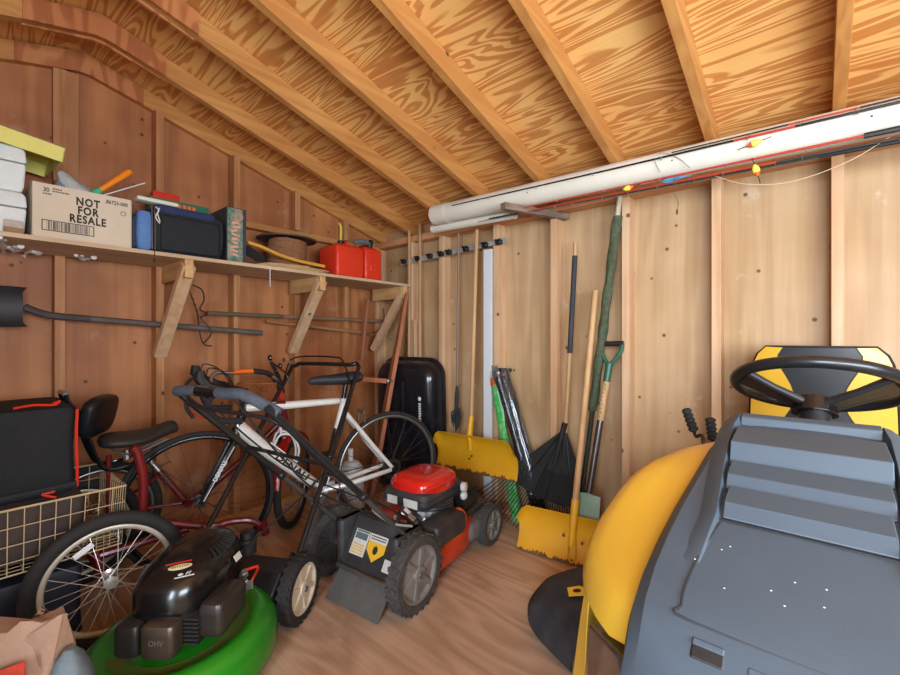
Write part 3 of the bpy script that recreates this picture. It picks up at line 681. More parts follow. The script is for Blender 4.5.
# standing snow pusher
p2 = thing('snow_pusher', 'yellow snow pusher with chipped blade standing on the floor', 'snow shovel', (1.87, -.38, 0))
Mp = Matrix.Translation((1.872, -.372, .004)) @ Matrix.Rotation(.155, 4, 'Z') @ Matrix.Rotation(-.25, 4, 'X')
bladepart(Mp, .60, .225, 1, p2)
hb, ht = V(1.868, -.405, .10), V(1.872, -.115, 1.355)
MB().tube([hb+(ht-hb)*.13, ht], .0155, 14).build('handle', HND, p2)
MB().tube([hb, hb+(ht-hb)*.06, hb+(ht-hb)*.17], [.012, .018, .019], 14).build('socket', YPNT, p2)
m = MB(); q = hb+V(0, -.004, .0)
for s in (-1, 1): m.tube([hb+(ht-hb)*.07+V(s*.012, -.01, 0), V(1.868+s*.02, -.40, .045), V(1.868, -.405, .02)], .004, 6)
m.build('brace_wires', YPNT, p2)
m = MB()
for dx, dz in ((-.045, .135), (.05, .125), (0, .028)): m.ell((1.868+dx, -.392-(.0 if dz > .1 else .008), dz), (.008, .005, .008), 8, 5)
m.build('bolts', RUST, p2)
# dark green wrapped pole bundle
gp_ = thing('wrapped_pole', 'long pole in a mottled dark green sleeve leaning in the middle of the back wall', 'pole', (1.87, -.2, 0))
A_, B_ = V(2.00, -.115, 1.83), V(1.77, -.125, .02)
MB().tube([A_, A_+(B_-A_)*.07], .013, 10).build('tip', paint('cream tip', 'CFC6A8', .6, col2='7A6C50', scale=40, amt=.6), gp_)
CAMO = paint('mottled green cloth', '36402C', .8, col2='5E6648', scale=45, amt=.7, bump=.5, bscale=60)
rings = []; n = 22
for k in range(n):
    t = .055+.56*k/(n-1); c = A_+(B_-A_)*t; w_ = .0235*(1+.10*math.sin(k*1.7))
    rings.append([c+V(math.cos(a)*w_, math.sin(a)*w_, 0)*(1+.08*math.sin(3*a+k)) for a in [2*PI*j/12 for j in range(12)]])
MB().loft(rings).build('sleeve', CAMO, gp_)
MB().tube([A_+(B_-A_)*.6, B_], .013, 10).build('pole', paint('dark green pole', '2A3022', .6), gp_)
# D handle spade
dg = thing('garden_spade', 'green D handle spade leaning right of the leaf rake', 'spade', (1.9, -.25, 0))
gy = V(1.962, -.115, 1.075); bot = V(1.895, -.262, .31); GG = paint('green plastic', '2A6048', .4, col2='1C4636', scale=12, amt=.3)
ax = (bot-gy).normalized(); sx = V(1, 0, .03).normalized()
MB().tube([gy-sx*.055, gy+sx*.055], .0135, 12).build('grip', BLK, dg)
yk = gy+ax*.115
for s in (-1, 1): MB().tube(arc([gy+sx*.05*s, gy+ax*.04+sx*.050*s, gy+ax*.085+sx*.026*s, yk]), [.010]*99 and .0105, 10).build('yoke', GG, dg)
MB().tube([yk-ax*.01, yk+ax*.085], [.020, .017], 14).build('socket', GG, dg)
a1 = yk+ax*.08; a2 = gy+ax*.40
MB().tube([a1, a2], .0165, 12).build('wooden_shaft', HND, dg)
m = MB(); rr = random.Random(6)
for k in range(9):
    c = a1+(a2-a1)*(.1+.1*k)+V(rr.uniform(-.004, .004), -.0158, 0); m.ell(c, (.006, .0018, .008), 6, 4)
tag(m.build('worn_sticker', paint('worn green print', '5C8A68', .7, col2='B89C78', scale=120, amt=.8), dg), 'worn green sticker')
MB().tube([a2, gy+ax*.66, bot], [.017, .0165, .0145], 12).build('steel_shaft', paint('grey steel tube', '6A6662', .3, metal=.7, col2='3C3430', scale=12, amt=.5), dg)
rows = []; dn = V(-.02, -.05, -.29)/1.0
for k in range(9):
    t = k/8; hw = .062+.02*t if t < .65 else .075*math.sqrt(max(.02, 1-((t-.65)/.36)**2))
    c = bot+V(0, 0, .02)+dn*t; rows.append([V(c.x+hw*j/4, c.y-.014*(1-(j/4)**2), max(.004, c.z-(.012*abs(j)/4 if k == 0 else 0))) for j in range(-4, 5)])
MB().sheet(rows, .003).build('blade', paint('pale green enamel', '86A48C', .5, col2='6C8068', scale=14, amt=.5), dg)

# ---------------------------------------------------------------- pipe, prop and fishing tackle under the rafters
def PZ(x, top=0): return 1.905-.030*(x-.85)         # pipe centre height
PVC = paint('white pvc pipe', 'DEDACA', .4, col2='C8C0AC', scale=5, amt=.4)
pp = thing('pvc_pipe', 'fat white plastic pipe slung under the rafters along the back wall', 'pipe', (2.3, -.30, 1.86))
rings_ = [(.060, 0), (.0625, .0), (.0625, .0)]
MB().tube([(.885, -.300, PZ(.885)), (3.75, -.300, PZ(3.75))], .0605, 28).build('pipe', PVC, pp)
MB().tube([(.878, -.300, PZ(.88)), (1.0, -.300, PZ(1.0))], .0625, 28).build('coupling', PVC, pp)
m = MB()
for x in (1.6, 2.30, 2.9): m.ell((x, -.359, PZ(x)-.005), (.004, .003, .004), 8, 5)
m.build('screws', DSTEEL, pp)
tag(MB().tube([(.80, -.238, PZ(.80)-.067), (1.45, -.238, PZ(1.45)-.067)], .029, 18).build('white_tube', PVC), 'thinner white tube lying under the fat pipe against the wall', 'pipe')
tag(MB().beam((1.655, -.0, 1.812), (1.512, -.46, 1.800), .040, .036).build('wood_prop', OLDW, bevel=.003), 'weathered grey wooden prop carrying the white pipe', 'bracket')
def rod(label, pts, r, segs, cat='fishing rod', tips=True):
    o = thing('fishing_rod', label, cat, pts[0], group=None)
    P_ = [V(*p) for p in pts]; L = [0]
    for a, b in zip(P_, P_[1:]): L.append(L[-1]+(b-a).length)
    def pt(t):
        s = t*L[-1]
        for i in range(len(P_)-1):
            if s <= L[i+1]+1e-9: k = (s-L[i])/(L[i+1]-L[i]); return P_[i].lerp(P_[i+1], k)
        return P_[-1]
    for (t0, t1, rr0, mt) in segs:
        MB().tube([pt(t0+(t1-t0)*k/6) for k in range(7)], [rr0*r*(.7+.6*(t0+(t1-t0)*k/6)) for k in range(7)], 8).build('blank' if rr0 <= 1 else 'grip', mt, o)
    for k in range(6):
        c = pt(.12+.13*k); MB().torus(c+V(0, -.007, -.007), (1, 0, .0), .006, .0011, 12, 5).build('line_guide', STEEL, o)
    return o
RRED = paint('red rod lacquer', 'B83A28', .3, col2='8C2A1C', scale=12, amt=.3)
def onpipe(x, off, dz): return (x, -.300-off, PZ(x)+dz)
rod('black fishing rod with a red section lying along the front of the white pipe', [onpipe(1.08, .066, .015), onpipe(2.0, .067, .013), onpipe(3.4, .067, .02)], .0042, [(0, .62, 1, BLKG), (.62, .70, 1.0, RRED), (.70, 1, 1, BLKG)])
rod('thin black fishing rod just above the red tipped one on the pipe', [onpipe(2.3, .066, .026), onpipe(3.4, .066, .034)], .0034, [(0, .35, 1, BLKG), (.35, .52, 1, RRED), (.52, 1, 1, BLKG)])
def under(x, y, dz): return (x, y, PZ(x)+dz)
rod('red fishing rod hung just under the white pipe', [under(1.55, -.345, -.078), under(2.4, -.36, -.071), under(3.4, -.36, -.060)], .0045, [(0, .72, 1, RRED), (.72, .80, 1.9, BLK), (.80, 1, 1, BLKG)])
rod('lowest red fishing rod, its tip nearest the wooden prop', [under(1.52, -.315, -.092), under(2.4, -.325, -.088), under(3.4, -.33, -.082)], .004, [(0, .6, 1, RRED), (.6, 1, 1, DSTEEL)])
rod('dark green fishing rod lying behind the red rods', [under(1.30, -.285, -.082), under(2.3, -.29, -.084), under(3.4, -.29, -.08)], .005, [(0, .7, 1, paint('olive lacquer', '3C4030', .3)), (.7, 1, 1.6, BLK)])
rod('pale grey fishing rod tucked against the underside of the pipe', [under(1.20, -.262, -.082), under(3.4, -.262, -.076)], .005, [(0, 1, 1, paint('grey lacquer', '8A8C86', .3))])
FY = paint('fluorescent yellow', 'F2F05A', .4, amt=.1)
def bobber(label, c, d):
    o = thing('fishing_float', label, 'fishing float', c); c = V(*c); d = V(*d).normalized()
    MB().tube([c-d*.016, c-d*.01, c, c+d*.012, c+d*.022], [.004, .011, .013, .010, .003], 12).build('body', FY, o)
    MB().tube([c-d*.024, c-d*.0155, c-d*.009], [.002, .008, .0112], 12).build('tip', ORG, o)
    MB().tube([c-d*.02, c-d*.055], .0016, 6).build('stem', BLK, o); MB().tube([c+d*.02, c+d*.05], .0014, 6).build('stem', BLK, o)
    return o
bobber('yellow and orange float lying on the face of the pipe', tuple(at(755, 143, y=-.374)), (1, 0, .18))
bobber('yellow float dangling below the red rods', tuple(at(756, 170, y=-.37)), (-.25, 0, 1))
bobber('yellow float nearest the wooden prop', tuple(at(628, 188, y=-.35)), (-1, 0, -.1))
LINE = paint('pale fishing line', 'D8C8A0', .4, amt=.1)
m = MB().tube(arc([at(u, v, y=-.30) for u, v in ((715, 176), (745, 184), (790, 182), (845, 163), (890, 137))]), .0012, 5)
tag(m.build('fishing_line', LINE), 'pale fishing line sagging below the rods at the right', 'fishing line')
tg = thing('line_tangle', 'tangle of blue and grey line knotted under the pipe', 'fishing line', tuple(at(676, 178, y=-.35)))
rr = random.Random(12); c = at(676, 178, y=-.345)
m = MB(); P_ = [c+V(rr.uniform(-.06, .06), rr.uniform(-.012, .012), rr.uniform(-.012, .012)) for _ in range(26)]; m.tube(arc(P_, 3), .0018, 5); m.build('blue_line', paint('blue line', '5A9CC0', .4), tg)
m = MB(); m.tube(arc([at(u, v, y=-.368) for u, v in ((660, 172), (655, 160), (662, 153), (678, 158), (690, 168))]), .0012, 5); m.tube(arc([at(u, v, y=-.35) for u, v in ((676, 180), (674, 192), (678, 202), (677, 211))]), .0014, 5); m.build('grey_line', STEEL, tg)
MB().ell(at(677, 212, y=-.35), (.004, .004, .012), 8, 6).build('sinker', DSTEEL, tg)

# ---------------------------------------------------------------- red walk-behind mower
def wheel(parent, M, r, w_, spokes=6, tyre=RUB, hubm=GREY, side=1, knob=True):
    "mower wheel: M origin at centre, local y is the axle; side +1 shows face towards +y"
    t = MB(M); n = 40
    prof = [(r*.74, -w_/2), (r*.93, -w_/2), (r, -w_*.32), (r, w_*.32), (r*.93, w_/2), (r*.74, w_/2)]
    rings = [[V(rr_*math.cos(2*PI*j/n), y, rr_*math.sin(2*PI*j/n)) for rr_, y in prof] for j in range(n)]
    t.loft(rings, False, True)
    if knob:
        for j in range(26):
            a = 2*PI*j/26; R = Matrix.Rotation(-a, 3, 'Y')
            for s in (-1, 1): t.box(R @ V(r, s*w_*.24, 0)+V(0, 0, 0), (r*.05, w_*.42, r*.12), Matrix.Rotation(-a, 3, 'Y') @ Matrix.Rotation(s*.35, 3, 'X'))
    tw = t.build('wheel', tyre, parent)
    h = MB(M); f = side
    disc = [(r*.75, -w_*.45), (r*.75, w_*.45), (r*.68, w_*.42), (r*.62, w_*.22), (r*.22, w_*.26), (r*.20, w_*.52), (.004, w_*.55), (.004, -w_*.4), (r*.6, -w_*.4)]
    rings = [[V(rr_*math.cos(2*PI*j/n), y*f, rr_*math.sin(2*PI*j/n)) for rr_, y in disc] for j in range(n)]
    h.loft(rings, False, True)
    for j in range(spokes):
        a = 2*PI*j/spokes+.3; R = Matrix.Rotation(-a, 3, 'Y'); h.box(R @ V(r*.44, f*w_*.30, 0), (r*.46, w_*.2, r*.13), R)
    h.build('hub', hubm, tw)
    b = MB(M); b.tube([V(0, f*w_*.5, 0), V(0, f*w_*.66, 0)], r*.09, 8); b.build('axle_nut', STEEL, tw)
    return tw
def RB_(M, lo, hi, r, name, mat, parent, bulge=0, **k): return rbox(lo, hi, r, M, bulge=bulge).build(name, mat, parent, **k)
MB0 = (1.27, -1.15, 0)
RM = frame(MB0, (-.115, .993))
rm = thing('lawn_mower', 'black and red walk-behind mower with big grey rear wheels in the middle of the floor', 'lawn mower', MB0)
RDK = paint('orange red deck paint', 'E2401E', .3, col2='C03418', scale=8, amt=.3, coat=.4)
DG = paint('dusty black plastic', '2A2B2D', .55, col2='565350', scale=9, amt=.5)
DG2 = paint('dusty grey flap', '4A4A48', .75, col2='6A655E', scale=9, amt=.6, bump=.2, bscale=40)
DUST = paint('dusty tyre', '4E4B46', .9, col2='2A2826', scale=22, amt=.6, bump=.4, bscale=120)
T_ = Matrix.Translation
wheel(rm, RM @ T_((0, -.262, .152)), .152, .055, 6, DUST, paint('dusty grey hub', '86827A', .6, col2='66625C', scale=9, amt=.5), -1)
wheel(rm, RM @ T_((0, .245, .152)), .152, .055, 10, DUST, DG, -1)
wheel(rm, RM @ T_((.66, -.24, .106)), .106, .055, 6, DUST, paint('dusty grey hub small', '7C7A70', .7, col2='5E5C54', scale=9, amt=.5), -1)
wheel(rm, RM @ T_((.66, .235, .106)), .106, .055, 6, DUST, DG, 1)
# deck: rounded steel shell, right side orange, front corner grey plastic
def shell(M, path, levels, name, mat, parent, **k):
    m = MB(M); m.loft([[V(x*s+ox, y*s, z) for x, y in path] for z, s, ox in levels]); return m.build(name, mat, parent, **k)
path = [(.02, -.215), (.16, -.235), (.38, -.235), (.54, -.20), (.66, -.12), (.72, 0), (.66, .14), (.54, .21), (.3, .235), (.02, .215)]
shell(RM, path, [(.055, 1.0, 0), (.062, 1.02, 0), (.15, 1.02, 0), (.185, .97, .01), (.205, .86, .03), (.21, .6, .12)], 'deck', RDK, rm, ang=40)
RB_(RM, (.48, -.235, .055), (.74, -.06, .165), .035, 'discharge_cover', paint('dusty grey deck cover', '75716C', .75, col2='57534E', scale=12, amt=.6), rm)
RB_(RM, (.56, -.06, .13), (.76, .16, .215), .02, 'front_shroud', DG, rm)
m = MB(RM); m.bb((.40, -.21, .19), (.70, .0, .222)); m.build('side_chute', DG, rm, bevel=.012)
# rear door panel with stickers, trailing flap
m = MB(RM); m.loft([[V(x, y, z) for x, z in pr] for y, pr in ((-.205, ((-.10, .115), (-.085, .125), (.02, .30), (.10, .285), (.06, .11))), (.090, ((-.10, .115), (-.085, .125), (.02, .30), (.10, .285), (.06, .11))))])
m.build('rear_door', DG, rm, bevel=.008)
m = MB(RM); m.loft([[V(x, y, z) for x, z in pr] for y, pr in ((-.205, ((-.075, .125), (-.165, .012), (-.158, .008), (-.06, .11))), (.090, ((-.075, .125), (-.165, .012), (-.158, .008), (-.06, .11))))])
m.build('trailing_flap', DG2, rm, bevel=.003)
m = MB(RM); m.beam((-.104, -.205, .128), (-.104, .090, .128), .012, .012); m.build('hinge_rod', STEEL, rm)
for yy in (-.205, .115): RB_(RM, (-.07, yy-.02, .10), (.10, yy+.02, .30), .015, 'side_bracket', DG, rm)
Mst = RM @ plane_M((-.0385, -.078, .216), (0, -1, 0), (.105, 0, .175))
YST = paint('yellow label', 'E8B830', .5, amt=.1); WST = paint('label paper', 'D8D8D0', .5, col2='B0B4B0', scale=60, amt=.4)
st = MB(Mst).bb((-.135, -.052, 0), (-.052, .050, .001)).build('warning_label', WST, rm, smooth=False)
m = MB(Mst); m.bb((-.130, .012, .001), (-.060, .038, .0016)); m.bb((-.130, .041, .001), (-.056, .048, .0016)); m.build('label_picture', paint('label blue grey', '5C7074', .5), st, smooth=False)
m = MB(Mst)
for k in range(4): m.bb((-.130, -.012-.011*k, .001), (-.062, -.007-.011*k, .0016))
m.build('label_lines', YST, st, smooth=False)
st2 = MB(Mst).bb((-.048, .014, 0), (.052, .050, .001)).build('danger_label', WST, rm, smooth=False)
MB(Mst).prism([(-.048, .020), (.052, .020), (.052, -.014), (.002, -.056), (-.048, -.014)], .0012).build('yellow_shield', YST, st2, smooth=False)
m = MB(Mst); m.ell((.002, -.010, .0015), (.014, .018, .0008), 12, 5); m.build('hazard_picture', INK, st2)
m = MB(Mst)
for k in range(2): m.bb((-.040, .029+.010*k, .0012), (.044, .033+.010*k, .0018))
m.build('label_lines', INK, st2, smooth=False)
MB(Mst).bb((.066, -.072, 0), (.104, -.026, .001)).build('part_label', WST, rm, smooth=False)
RME = RM @ T_((.02, -.052, -.005))
# engine
m = MB(RME); m.lathe([(.10, .205), (.10, .26), (.085, .30)], 24, (.31, -.02, 0)); m.build('engine_block', paint('cast aluminium', 'A4A4A2', .5, metal=.6, col2='6E6A66', scale=16, amt=.5), rm)
m = MB(RME)
for k in range(5): m.lathe([(.085, .268+.014*k), (.095, .270+.014*k), (.095, .274+.014*k), (.085, .276+.014*k)], 20, (.33, -.05, 0))
m.build('cooling_fins', STEEL, rm)
en = rbox((.13, -.145, .315), (.46, .125, .405), .035, RME).build('engine_shroud', DG, rm)
m = MB(RME); m.ell((.295, -.012, .400), (.150, .128, .060), 28, 12, pw=.55, lo=-.25); rc_ = m.build('engine_cover', paint('glossy red cover', 'D8241C', .2, col2='B81C14', scale=6, amt=.3, coat=.6), rm)
m = MB(RME); m.tube(arc([(.15, -.12, .418), (.23, -.145, .425), (.36, -.14, .425), (.43, -.10, .415)]), .006, 8); m.build('cover_trim', RED, rm)
m = MB(RME); m.lathe([(.022, 0), (.024, .006), (.022, .022), (.012, .026)], 16, (.40, -.165, .375), (.2, -1, .1)); m.ell((.41, -.17, .33), (.022, .018, .022), 12, 8); m.build('fuel_cap', paint('pale cap', 'CFCFCB', .4), rm)
for (lo, hi) in (((.128, -.10, .335), (.131, -.02, .372)), ((.128, .02, .335), (.131, .08, .372))): MB(RME).bb(lo, hi).build('engine_label', WST, rm, smooth=False)
m = MB(RME); m.bb((.445, -.155, .235), (.575, -.03, .335)); mf = m.build('muffler', BLK, rm, bevel=.012)
m = MB(RME)
for k in range(6): m.bb((.462+.018*k, -.158, .255), (.470+.018*k, -.150, .318))
for k in range(5): m.bb((.462+.018*k, -.15, .334), (.470+.018*k, -.04, .338))
m.build('muffler_slots', DSTEEL, mf)
RB_(RME, (.10, -.235, .195), (.34, -.115, .295), .022, 'starter_housing', DG, rm)
m = MB(RME); m.tube([(.335, -.175, .245), (.362, -.175, .245)], .043, 20); m.build('orange_ring', ORG, rm)
m = MB(RME); m.tube([(.36, -.175, .245), (.37, -.175, .245)], .028, 16); m.build('recoil_hub', BLK, rm)
m = MB(RME); rr = random.Random(3)
for k in range(9): c = V(rr.uniform(.06, .22), rr.uniform(-.11, .0), rr.uniform(.25, .32)); m.box(c, (rr.uniform(.02, .05), rr.uniform(.015, .04), rr.uniform(.012, .03)), (rr.random(), rr.random(), rr.random()))
m.build('carburettor', STEEL, rm, bevel=.002)
m = MB(RME); m.tube(arc([(.10, -.03, .34), (.05, -.06, .33), (.02, -.07, .28), (.06, -.10, .25), (.14, -.12, .26)]), .007, 8); m.build('fuel_hose', BLK, rm)
# handle
gL, gR = at(177, 391, d=1.50), at(263, 404, d=1.285)
bL, bR = RM @ V(-.02, .20, .27), RM @ V(.02, -.205, .27)
mL, mR = gL.lerp(bL, .60), gR.lerp(bR, .62)
HB = paint('black handle tube', '161618', .35, col2='262628', scale=12, amt=.4, coat=.2)
for a, b in ((gL, mL), (gR, mR)): MB().tube([a+V(0, .012, -.012), b], .0125, 12).build('handle_upper', HB, rm)
for a, b in ((mL, bL), (mR, bR)): MB().tube([a+(b-a)*-.12, b], .0125, 12, flat=.8).build('handle_lower', paint('dull grey black tube', '3A3A38', .5, col2='55524C', scale=12, amt=.5), rm)
mid_ = (gL+gR)/2
P_ = arc([gL, gL+(gR-gL)*.25+V(0, -.0, .012), gL+(gR-gL)*.6+V(0, 0, .016), gR+(gL-gR)*.18+V(0, 0, .018), gR+V(.004, .05, -.035)], 6)
MB().tube(P_, .0185, 14).build('foam_grip', paint('worn grey foam', '3E4248', .85, col2='5A6470', scale=18, amt=.6, bump=.4, bscale=110), rm)
a = gL+(gR-gL)*.28+V(0, 0, .012); b = gL+(gR-gL)*.52+V(0, 0, .015)
MB().tube([a, b], .0192, 14).build('grip_sleeve', BLKG, rm)
MB().tube(arc([gL+V(.02, .03, -.03), gL+(gR-gL)*.3+V(0, .02, -.05), gL+(gR-gL)*.8+V(0, .06, -.06), gR+V(0, .10, -.10)]), .007, 8).build('control_bail', BLK, rm)
for p in (mL, mR):
    k_ = MB(); k_.ell(p, (.018, .018, .018), 12, 8); k_.tube([p-V(.03, 0, 0), p+V(.03, 0, 0)], .006, 8); k_.build('knob', BLK, rm)
MB().tube([gL.lerp(mL, .62), gR.lerp(mR, .62)], .008, 8).build('cross_bar', HB, rm)
for k, (s, e, sag) in enumerate(((gL.lerp(gR, .3), RM @ V(.1, .05, .33), .14), (gR+V(0, .03, -.03), RM @ V(.12, -.1, .30), .10), (gR.lerp(gL, .3), RM @ V(.05, 0, .3), .18))):
    m_ = s.lerp(e, .5)-V(0, 0, sag*.5); MB().tube(arc([s, s.lerp(m_, .5)-V(0, 0, .02), m_, e], 6), .0035, 6).build('control_cable', BLK, rm)
p = gR.lerp(bR, .70); MB().tube(arc([p, p+V(-.03, .03, -.04), p+V(.0, .10, -.10), p+V(.06, .15, -.11)]), .005, 6).build('starter_rope', paint('grey rope', '8C8880', .8), rm)

# ---------------------------------------------------------------- green mower
GB0 = (1.0, -1.59, 0); GM = frame(GB0, (.5, -.866))
gm = thing('lawn_mower', 'green decked walk-behind mower with black engine in the near left corner', 'lawn mower', GB0)
GPN = paint('green deck enamel', '25881A', .3, col2='1A6412', scale=5, amt=.4, coat=.35)
GPN2 = paint('oily grass stain', '3A6A1C', .7, col2='6A4A20', scale=9, amt=.8)
CRM = paint('cream hub', 'D6C8AE', .5, col2='AFA088', scale=14, amt=.5)
wheel(gm, GM @ T_((0, .262, .125)), .125, .05, 6, RUB, CRM, 1)
wheel(gm, GM @ T_((0, -.15, .125)), .125, .05, 6, RUB, CRM, -1)
for s in (-1, 1): wheel(gm, GM @ T_((.60, s*.20, .10)), .10, .045, 6, RUB, CRM, s)
n = 44; rings = []
def dk(a, s):
    r = .272*(1+.05*math.cos(2*a)); return (.335+r*s*1.02*math.cos(a), .055+r*s*math.sin(a)*1.0)
for z, s in ((.048, 1.0), (.055, 1.03), (.085, 1.04), (.13, 1.02), (.165, .95), (.180, .86), (.178, .76), (.160, .69), (.152, .60), (.155, .45)):
    rings.append([V(*dk(2*PI*j/n, s), z) for j in range(n)])
MB(GM).loft(rings).build('deck', GPN, gm, ang=60)
rings = []
for s, zo in ((.715, .1665), (.69, .163), (.60, .1555), (.52, .157)):
    rings.append([V(*dk(PI*(-.05+1.25*j/30)-.5, s), zo) for j in range(31)])
m = MB(GM); m.sheet(rings, .001); m.build('oil_stain', GPN2, gm)
m = MB(GM); m.loft([[V(x, y, z) for x, z in pr] for y, pr in ((-.235, ((-.07, .05), (-.07, .20), (.06, .215), (.12, .16), (.12, .06))), (.225, ((-.07, .05), (-.07, .20), (.06, .215), (.12, .16), (.12, .06))))])
m.build('rear_baffle', BLK, gm, bevel=.01)
for s in (-1, 1):
    m = MB(GM); m.prism([(-.06, .06), (.07, .06), (.05, .22), (.0, .265), (-.045, .22)], .008, Matrix(((1, 0, 0, 0), (0, 0, 1, s*.228), (0, 1, 0, 0), (0, 0, 0, 1)))); m.build('handle_bracket', BLKG, gm, bevel=.002)
# engine
EM = GM @ T_((.285, .045, .0)) @ Matrix.Rotation(.15, 4, 'Z') @ Matrix.Diagonal((.94, .94, 1, 1))
BE = paint('black engine cowl', '0F0F10', .22, col2='1E1C1A', scale=5, amt=.4, coat=.4)
m = MB(EM); m.lathe([(.09, .15), (.09, .26)], 20); m.build('engine_block', DSTEEL, gm)
m = MB(EM)
for k in range(7): m.bb((-.02, -.02, .20+.012*k), (.18, .13, .2045+.012*k))
m.build('cooling_fins', DSTEEL, gm)
m = MB(EM); rings = []
for z, sx, sy, ox in ((.235, 1.0, .98, .0), (.27, 1.03, 1.02, 0), (.33, 1.02, 1.0, 0), (.375, .93, .90, -.01), (.405, .70, .66, -.03), (.418, .38, .35, -.05)):
    rings.append([V(ox+.185*sx*math.copysign(abs(math.cos(a))**.75, math.cos(a)), -.01+.130*sy*math.copysign(abs(math.sin(a))**.75, math.sin(a)), z) for a in [2*PI*j/36 for j in range(36)]])
m.loft(rings); cw = m.build('engine_cowl', BE, gm, ang=50)
m = MB(EM)
for k in range(12): a = 1.1+.16*k; m.box((-.03+.118*math.cos(a), -.0+.09*math.sin(a), .3985), (.040, .0045, .012), Matrix.Rotation(a, 3, 'Z') @ Matrix.Rotation(.35, 3, 'Y'))
m.build('vent_ribs', paint('satin black', '2A2A2A', .35), cw)
# oval emblem and numerals on the cowl
ML = EM @ plane_M((.118, .03, .396), (-.45, .86, .02), (-.80, -.4, .35)); 
m = MB(ML); m.ell((0, 0, .002), (.036, .011, .0025), 24, 5); m.build('oval_emblem', paint('cream label', 'CFC89C', .5, col2='A08C50', scale=60, amt=.5), cw)
m = MB(ML); m.box((-.006, .017, .003), (.074, .004, .0014)); m.build('red_stripe', RED, cw, smooth=False)
m = MB(ML)
for k in range(7): m.ell((-.021+.007*k, 0, .004), (.0024, .0045, .0012), 6, 4)
m.build('emblem_lettering', paint('label red', 'A83A20', .5), cw)
m = MB(ML)
for x in (.022, .030): m.box((x, -.030, .002), (.003, .012, .0014), (0, 0, -.5))
m.box((.016, -.041, .002), (.055, .0035, .0014)); m.ell((.004, -.031, .002), (.008, .005, .0012), 10, 4); m.build('printed_numerals', WST, cw, smooth=False)
# air filter box, valve cover, fuel cap
RB_(EM, (.0, .115, .205), (.165, .195, .310), .018, 'air_filter', paint('brown black plastic', '2B2522', .4, col2='3E342C', scale=8, amt=.5, coat=.2), gm)
vc = rbox((.175, -.02, .185), (.235, .085, .285), .014, EM).build('valve_cover', paint('worn dark metal', '6C5A4C', .4, metal=.6, col2='3A302A', scale=10, amt=.6), gm)
letters('OHV', .024, EM @ plane_M((.2355, .035, .238), (0, 1, 0), (0, 0, 1)), paint('embossed metal', '8C7C6C', .4, metal=.5), vc, xs=.9)
RB_(EM, (.14, -.11, .18), (.225, -.035, .275), .014, 'cylinder_guard', DSTEEL, gm)
m = MB(EM); m.lathe([(.034, .30), (.036, .345), (.030, .352)], 18, (-.185, .095, .0)); m.lathe([(.022, .352), (.027, .354), (.027, .378), (.02, .382)], 14, (-.185, .095, 0)); m.build('oil_filler', BLK, gm)
m = MB(EM); rr = random.Random(11)
for k in range(8): c = V(rr.uniform(-.08, -.01), rr.uniform(.13, .18), rr.uniform(.22, .30)); m.box(c, (rr.uniform(.015, .03), rr.uniform(.01, .03), rr.uniform(.01, .025)), (rr.random(), rr.random(), rr.random()))
m.build('carburettor', STEEL, gm, bevel=.002)
m = MB(EM); m.tube(arc([(-.06, .16, .30), (-.10, .18, .29), (-.11, .16, .25), (-.07, .15, .22)]), .005, 8); m.build('fuel_hose', RED, gm)
MB(EM).bb((-.02, .1965, .315), (-.02+.0, .197, .34))
m = MB(EM @ T_((-.06, .125, .345))); m.box((0, 0, 0), (.04, .002, .022), (.5, 0, 0)); m.build('engine_label', WST, gm, smooth=False)
# folding handle, leaning back over the white bicycle
hR0 = GM @ V(-.01, .238, .20); hL0 = GM @ V(-.01, -.225, .20)
hR1 = V(.800, -.850, .94); hL1 = V(.405, -1.035, .94)
c_ = (hL1-hR1)
MB().tube([hR0, hR0.lerp(hR1, .5), hR1]+arc([hR1, hR1+V(0, .01, .02)*1+c_*.06, hR1+c_*.12+V(-.0, .0, .012), hR1+c_*.5+V(0, 0, .014), hR1+c_*.88+V(0, 0, .012), hR1+c_*.95+V(0, -.0, .0), hL1], 4)+[hL0.lerp(hL1, .5), hL0], .0115, 12).build('handle', HB, gm)
b0 = hR1.lerp(hR0, .05)
MB().tube(arc([hR1.lerp(hR0, .15), hR1+c_*.12+V(0, -.05, .03), hR1+c_*.3+V(0, -.03, .055), hR1+c_*.8+V(0, -.03, .055), hL1-c_*.02+V(0, -.03, .02), hL1.lerp(hL0, .14)], 6), .0045, 8).build('control_bail', BLKG, gm)
m = MB()
m.tube(arc([hR1.lerp(hR0, .1), hR1.lerp(hR0, .3)+V(.02, 0, .0), hR1.lerp(hR0, .6)+V(.03, -.03, 0), EM @ V(-.1, .1, .33)]), .0035, 6)
m.build('control_cable', BLK, gm)
for t in (.42, .46): 
    p = hR0.lerp(hR1, t); k_ = MB(); k_.ell(p, (.015, .015, .015), 10, 8); k_.tube([p, p+V(.03, .01, 0)], .005, 8); k_.build('knob', BLK, gm)

